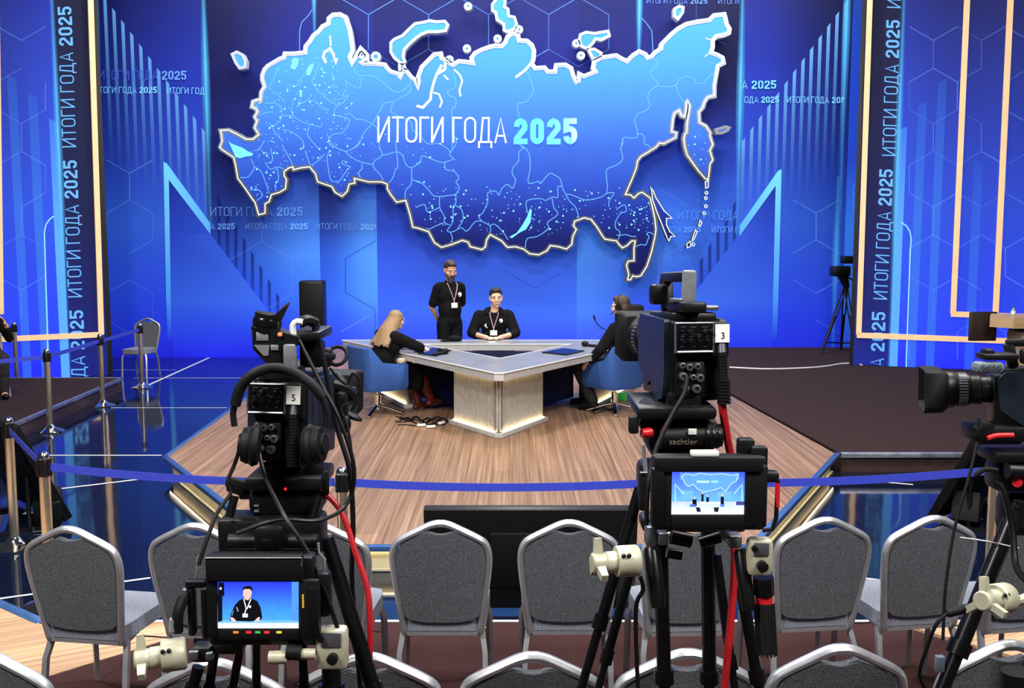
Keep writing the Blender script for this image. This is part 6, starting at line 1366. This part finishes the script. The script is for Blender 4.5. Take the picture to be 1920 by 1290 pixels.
g.ngon([(432, 1157), (438, 1158), (444, 1165), (434, 1165)], (240, 200, 196), 3); g.ngon([(488, 1157), (484, 1157), (476, 1165), (486, 1165)], (240, 200, 196), 3)
g.ngon([(456, 1106), (456, 1116), (460, 1124), (466, 1125), (471, 1118), (473, 1106), (465, 1101)], (240, 196, 184), 4); g.ngon([(455, 1108), (456, 1101), (462, 1098), (469, 1098), (474, 1102), (473, 1109), (469, 1104), (459, 1104)], (24, 22, 28), 5)
g.ribbon([(457, 1122), (462, 1140), (459, 1151)], 2, (236, 232, 244), 5); g.ribbon([(471, 1122), (463, 1142)], 2, (236, 232, 244), 5); g.poly([(455, 1150), (465, 1150), (465, 1157), (455, 1157)], (244, 244, 240), 5); g.poly(disc(469, 1137, 2.6, 8), (230, 230, 236), 5); g.poly(disc(414, 1103, 2.4, 8), (230, 230, 236), 5)
g.ribbon([(444, 1138), (447, 1146)], 1.2, (220, 220, 230), 5); g.ribbon([(438, 1145), (435, 1155)], 1, (120, 190, 250), 5)
g.build('screen_picture', M['screen'], t)
for u, m in ((442, 'orange'), (466, 'led_red'), (483, 'led_green'), (500, 'led_red'), (523, 'led_yellow')):
    b = MB(); fb(b, u - 5, 1184, u + 5, 1188, dm - .0035, .004, 0, .0005); b.build('indicator', M[m], t, world=True)

# ===== camera numbered 3 (right of the middle)
loc3 = P(1299, 634, 2.78)
c3o = studio_camera('black broadcast camera with paper number 3 label, aimed left toward the desk', tuple(loc3), R(8), R(-3), '3', hood=(.17, .16))
b = MB(); fb(b, 1206, 606, 1262, 690, 2.80, .02, 0, .012) if False else None
t = thing('camera_tripod', 'right black tripod with fluid head, red knob and red cable under camera numbered three', 'tripod', (P(1290, 860, 2.85).x, 2.85, AZ))
d3 = 2.80
b = MB(); fb(b, 1196, 764, 1345, 788, d3 - .06, .28, 0, .012); fb(b, 1252, 735, 1316, 768, d3 - .02, .14, 0, .01); fb(b, 1212, 785, 1350, 850, d3, .14, 0, .03); b.cyl(P(1238, 820, d3 - .02), P(1352, 816, d3 - .02), .032, n=24); fb(b, 1222, 845, 1345, 860, d3, .14, 0, .02); b.build('fluid_head', M['black'], t, world=True)
b = MB(); cc = P(1281, 829, d3 - .0545); glyph_text('sachtler', .024, Matrix.Translation(cc) @ Euler((R(22), 0, 0)).to_matrix().to_4x4() @ BACK, M['silver_ink'], 'maker_lettering', t, world=True)
b = MB()
for k in range(3): b.lathe([(.033, 0), (.034, .006), (.033, .011)], P(1318 + 11 * k, 818, d3 - .02), (1, 0, 0), 24)
b.build('counterbalance_dial', M['carbon'], t, world=True)
b = MB(); fb(b, 1291, 804, 1306, 815, d3 - .056, .004, 0, .0005); b.build('paper_label', M['paper'], t, world=True)
b = MB(); b.lathe([(.014, 0), (.016, .01), (.012, .022), (.013, .03)], P(1222, 811, d3 - .03), (-1, -.3, 0), 18); b.build('red_knob', M['red'], t, world=True)
b = MB(); b.tube([P(1252, 786, d3 - .035), P(1240, 812, d3 - .035)], .006, 4, flat=(.004, .009)); b.build('red_lock_lever', M['red'], t, world=True)
fparts('drag_lever', M['black2'], t, [(1180, 782, 1198, 814, d3 - .05, .03, 0, .006), (1200, 784, 1230, 808, d3 - .02, .05, 0, .01, (0, R(-20), 0))])
b = MB(); tb(b, [(1212, 760, d3), (1226, 776, d3 + .12)], .024); b.build('side_tube', M['camblue'], t, world=True)
b = MB(); fb(b, 1200, 870, 1255, 925, d3 - .05, .1, 0, .02); fb(b, 1240, 858, 1350, 985, d3 - .03, .16, 0, .03); fb(b, 1199, 885, 1216, 960, d3 - .06, .06, 0, .01); b.build('bowl_clamp', M['black'], t, world=True)
b = MB(); b.tube([P(1206, 835, d3 - .06), P(1211, 884, d3 - .06)], .006, 6); b.tube([P(1200, 886, d3 - .065), P(1214, 886, d3 - .065)], .002, 6); b.build('steel_strip', M['alu'], t, world=True)
for a, c, r in (((1200, 915, 2.80), (1128, 1160, 2.74), .016), ((1188, 1050, 2.84), (1140, 1225, 2.8), .014), ((1238, 985, 2.86), (1245, 1262, 2.82), .021), ((1327, 975, 2.88), (1330, 1262, 2.9), .021), ((1343, 1040, 2.84), (1370, 1235, 2.8), .014), ((1388, 1090, 2.80), (1418, 1262, 2.76), .017)):
    leg(t, a, c, r)
b = MB(); fb(b, 1205, 975, 1400, 1000, d3 - .06, .1, 0, .012); b.build('pan_bar_mount', M['black'], t, world=True)
fparts('clamp_nut', M['grey_metal'], t, [(1212, 988, 1232, 1028, 2.6, .05, 0, .008), (1234, 1000, 1254, 1024, 2.6, .04, 0, .006), (1368, 1005, 1392, 1030, 2.6, .05, 0, .008), (1350, 985, 1368, 1012, 2.61, .04, 0, .006)])
for a, c, r in (((1258, 1006, 2.58), (1296, 1014, 2.58), .019), ((1312, 1018, 2.58), (1350, 1006, 2.58), .016), ((1250, 1036, 2.6), (1278, 1041, 2.6), .014)):
    b = MB(); b.cyl(P(*a), P(*c), r, n=16); b.build('pan_bar_screw', M['carbon'], t, world=True)
for (a, c, r) in (((1221, 1026, 2.56), (1234, 1140, 2.5), .0205), ((1388, 1030, 2.56), (1404, 1146, 2.5), .019)):
    b = MB(); p, q = P(*a), P(*c); b.lathe([(r * .8, 0), (r, .01), (r, (q - p).length - .02), (r * .85, (q - p).length)], p, q - p, 20); b.build('pan_bar_grip', M['carbon'], t, world=True)
zoom_demand(t, 1172, 1052, 2.5, 1.0, (-1, -.2, 0)); focus_box(t, 1406, 1014, 1450, 1082, 2.5)
b = MB(); b.cyl(P(1431, 1082, 2.53), P(1432, 1114, 2.53), .027, n=18); b.build('handgrip_collar', M['black_gloss'], t, world=True)
b = MB(); b.cyl(P(1432, 1113, 2.53), P(1433, 1134, 2.53), .0225, n=18); b.build('red_band', M['red'], t, world=True)
b = MB(); p, q = P(1433, 1132, 2.53), P(1438, 1226, 2.50); b.cyl(p, q, .024, n=18)
for k in range(14):
    a_ = 2 * math.pi * k / 14; o_v = Vector((math.cos(a_) * .0245, math.sin(a_) * .0245, 0)); b.cyl(p + o_v, q + o_v, .003, n=6)
b.build('handgrip', M['black2'], t, world=True)
hang('hanging_cable', [(1353, 744, 2.77), (1354, 760, 2.77), (1360, 800, 2.78), (1366, 835, 2.79), (1374, 870, 2.80)], .0115, M['redcable'], 'thick red cable leaving camera numbered three above its monitor')
hang('hanging_cable', [(1374, 1000, 2.70), (1377, 1060, 2.68), (1372, 1140, 2.66), (1364, 1230, 2.64), (1358, 1300, 2.62)], .0105, M['redcable'], 'thick red cable hanging down under the right monitor between tripod tubes')
hang('hanging_cable', [(1288, 706, 2.74), (1284, 735, 2.72), (1262, 775, 2.70), (1244, 810, 2.68), (1226, 855, 2.64), (1215, 910, 2.6), (1212, 985, 2.58)], .0065, M['black'], 'black cable curving from back of camera numbered three to the monitor')
hang('hanging_cable', [(1200, 1080, 2.6), (1206, 1105, 2.6), (1194, 1130, 2.6), (1192, 1180, 2.6), (1196, 1290, 2.6)], .006, M['black'], 'black cable hanging straight down beside left leg of the right tripod')
dm = 2.5
t = thing('operator_monitor', 'right operator monitor showing the whole blue set and desk', 'monitor', tuple(P(1330, 925, dm + .04)))
b = MB(); fb(b, 1224, 856, 1436, 996, dm + .012, .05, 0, .012); b.build('casing', M['black'], t, world=True)
b = MB(); fb(b, 1228, 858, 1432, 886, dm - .02, .035, 0, .005); fb(b, 1232, 874, 1259, 990, dm - .012, .025, 0, .006); fb(b, 1399, 874, 1438, 990, dm - .012, .025, 0, .006); fb(b, 1250, 966, 1420, 992, dm - .008, .02, 0, .004); b.build('sunshade', M['black2'], t, world=True)
b = MB(); fb(b, 1297, 847, 1349, 857, dm - .015, .03, 0, .004); b.build('white_tally_lamp', M['white_plastic'], t, world=True)
fparts('side_bracket', M['black'], t, [(1222, 878, 1246, 990, dm - .02, .03, 0, .01), (1386, 824, 1416, 858, dm + .05, .04, 0, .008), (1410, 838, 1440, 892, dm + .03, .03, 0, .008), (1426, 886, 1462, 906, dm - .01, .04, 0, .008)])
b = MB(); b.tube([P(1458, 900, dm - .01), P(1457, 930, dm - .01), P(1455, 972, dm - .01), P(1448, 992, dm - .01), P(1430, 995, dm - .01)], .0055, 8); b.build('handle_loop', M['black'], t, world=True)
b = MB(); b.cyl(P(1458, 905, dm - .01), P(1457, 950, dm - .01), .006, n=10); b.build('red_sleeve', M['red'], t, world=True)
g = Scr(1258, 885, 1400, 967, dm).g
def rect(u0, v0, u1, v1, ct, cb, l=0): g.poly([(u0, v0), (u1, v0), (u1, v1), (u0, v1)], [ct, ct, cb, cb], l)
rect(1258, 885, 1400, 915, (70, 90, 250), (96, 150, 255)); rect(1258, 915, 1400, 942, (96, 150, 255), (110, 190, 255)); rect(1258, 940, 1400, 967, (190, 210, 240), (246, 244, 250), 1)
rect(1275, 886, 1386, 900, (90, 150, 255), (110, 170, 255), 1); mm = [(1278, 893), (1286, 888), (1300, 891), (1312, 887), (1330, 890), (1352, 888), (1372, 891), (1384, 889), (1380, 902), (1370, 908), (1360, 922), (1352, 914), (1340, 918), (1322, 922), (1308, 917), (1300, 908), (1290, 912), (1284, 906)]
g.ngon(mm, (104, 170, 255), 2); g.ribbon(mm, 1.4, (200, 230, 255), 3, 1, True); rect(1306, 901, 1330, 905, (196, 236, 255), (196, 236, 255), 4); rect(1333, 901, 1346, 905, (150, 240, 255), (150, 240, 255), 4)
g.ribbon([(1266, 940), (1266, 908), (1282, 926)], 2.4, (170, 230, 255), 3); g.ribbon([(1391, 940), (1391, 908), (1376, 926)], 2.4, (170, 230, 255), 3); rect(1276, 920, 1300, 940, (120, 190, 255), (110, 180, 255), 2); rect(1345, 922, 1372, 940, (120, 190, 255), (110, 180, 255), 2)
for u, v, w, h in ((1315, 926, 4, 14), (1324, 932, 5, 9), (1351, 931, 6, 14), (1298, 936, 8, 13)): g.poly([(u, v), (u + w, v), (u + w, v + h), (u, v + h)], (18, 18, 34), 4)
for u, v in ((1316, 924), (1325, 929), (1353, 928), (1301, 933)): g.poly(disc(u + 1, v, 2, 7), (244, 190, 170), 5)
rect(1312, 941, 1352, 945, (214, 226, 246), (230, 236, 250), 3); rect(1293, 945, 1304, 950, (90, 140, 226), (80, 130, 220), 4); rect(1350, 945, 1358, 950, (90, 140, 226), (80, 130, 220), 4); g.ngon([(1304, 951), (1312, 951), (1314, 959), (1307, 960)], (34, 36, 50), 4); g.ngon([(1338, 951), (1348, 951), (1346, 960), (1339, 959)], (34, 36, 50), 4); rect(1380, 940, 1400, 947, (60, 60, 150), (80, 80, 150), 3)
g.build('screen_picture', M['screen'], t)

# ===== camera at the right edge, side on
locR = P(2024, 722, 2.92)
cR = studio_camera('dark broadcast camera seen side-on at the right edge with its lens pointing left', tuple(locR), R(76), R(-2), '', True, .74, (.185, .168))
b = MB(); fb(b, 1833, 680, 1886, 700, 2.86, .05, 0, .012); b.build('tally_lamp', M['tally'], cR, world=True)
glyph_text('GGTG', .022, Matrix.Translation(P(1859, 690, 2.857)) @ BACK, M['ink'], 'tally_lettering', cR, world=True)
b = MB(); fb(b, 1846, 664, 1912, 676, 2.87, .06, 0, .006); fb(b, 1849, 655, 1866, 668, 2.88, .04, 0, .006); b.build('accessory_plate', M['black'], cR, world=True)
t = thing('camera_tripod', 'black tripod with red knob and beige control cut by the right edge', 'tripod', (P(1930, 900, 2.9).x, 2.95, AZ))
b = MB(); fb(b, 1828, 800, 2010, 830, 2.9, .1, 0, .01); fb(b, 1836, 790, 1862, 826, 2.89, .05, 0, .01, (0, R(25), 0)); fb(b, 1865, 848, 2000, 870, 2.88, .12, 0, .01); b.cyl(P(1888, 882, 2.9), P(1990, 886, 2.9), .024, n=18); fb(b, 1872, 868, 2000, 925, 2.93, .1, 0, .02); b.build('fluid_head', M['black'], t, world=True)
b = MB(); b.tube(smooth_path([P(1852, 822, 2.88), P(1868, 817, 2.88), P(1900, 816, 2.88)], 4), .0075, 8); b.build('red_strap', M['red'], t, world=True)
b = MB(); b.lathe([(.012, 0), (.016, .008), (.014, .022)], P(1908, 902, 2.91), (-.6, -1, 0), 18); b.build('red_knob', M['red'], t, world=True)
b = MB(); b.cyl(P(1905, 985, 2.9), P(1915, 940, 2.9), .02); fb(b, 1890, 930, 2010, 1010, 2.95, .1, 0, .03); b.ell(P(1911, 952, 2.9), (.02, .02, .024)); b.build('bowl_clamp', M['black'], t, world=True)
b = MB(); tb(b, [(1828, 892, 2.88), (1846, 880, 2.88), (1870, 882, 2.88)], .008); b.build('drag_lever', M['black2'], t, world=True)
leg(t, (1896, 975, 2.88), (1800, 1210, 2.80), .024, AZ, .02); leg(t, (1985, 1000, 2.95), (2010, 1250, 2.98), .024, AZ, .02); leg(t, (1940, 1000, 3.0), (1935, 1250, 3.03), .02, AZ, .018)
b = MB(); tb(b, [(1868, 905, 2.86), (1882, 920, 2.84), (1898, 990, 2.8), (1905, 1060, 2.74), (1925, 1090, 2.66)], .009); b.build('pan_bar', M['carbon'], t, world=True)
b = MB(); tb(b, [(1800, 1008, 2.84), (1850, 1015, 2.84), (1910, 1028, 2.84)], .0025); b.build('steel_wire', M['alu'], t, world=True)
zoom_demand(t, 1874, 1122, 2.62, 1.0, (-.8, -.55, .12))
b = MB(); tb(b, [(1905, 1128, 2.62), (1930, 1118, 2.62)], .012); b.build('control_arm', M['beige'], t, world=True)
b = MB(); b.cyl(P(1814, 1140, 2.62), P(1776, 1150, 2.62), .012, n=12); tb(b, [(1780, 1148, 2.62), (1756, 1170, 2.62), (1738, 1215, 2.64), (1724, 1265, 2.66), (1740, 1300, 2.68)], .005); b.build('control_plug', M['black2'], t, world=True)
b = MB(); fb(b, 1757, 1232, 1772, 1262, 2.77, .02, 0, .004); b.build('grey_tape', M['tally'], t, world=True)
hang('hanging_cable', [(1832, 830, 2.88), (1818, 890, 2.86), (1790, 990, 2.84), (1774, 1090, 2.82), (1770, 1150, 2.81), (1768, 1200, 2.8)], .0045, M['black2'], 'thin black cable hanging in front of right chair below the right camera')
b = MB(); b.cyl(P(1908, 1310, 2.45), P(1908, 1258, 2.45), .04, n=24); tag(b.build('lens_cap_tube', M['black']), 'round black tube end at the lower right corner of the photo', 'tube')
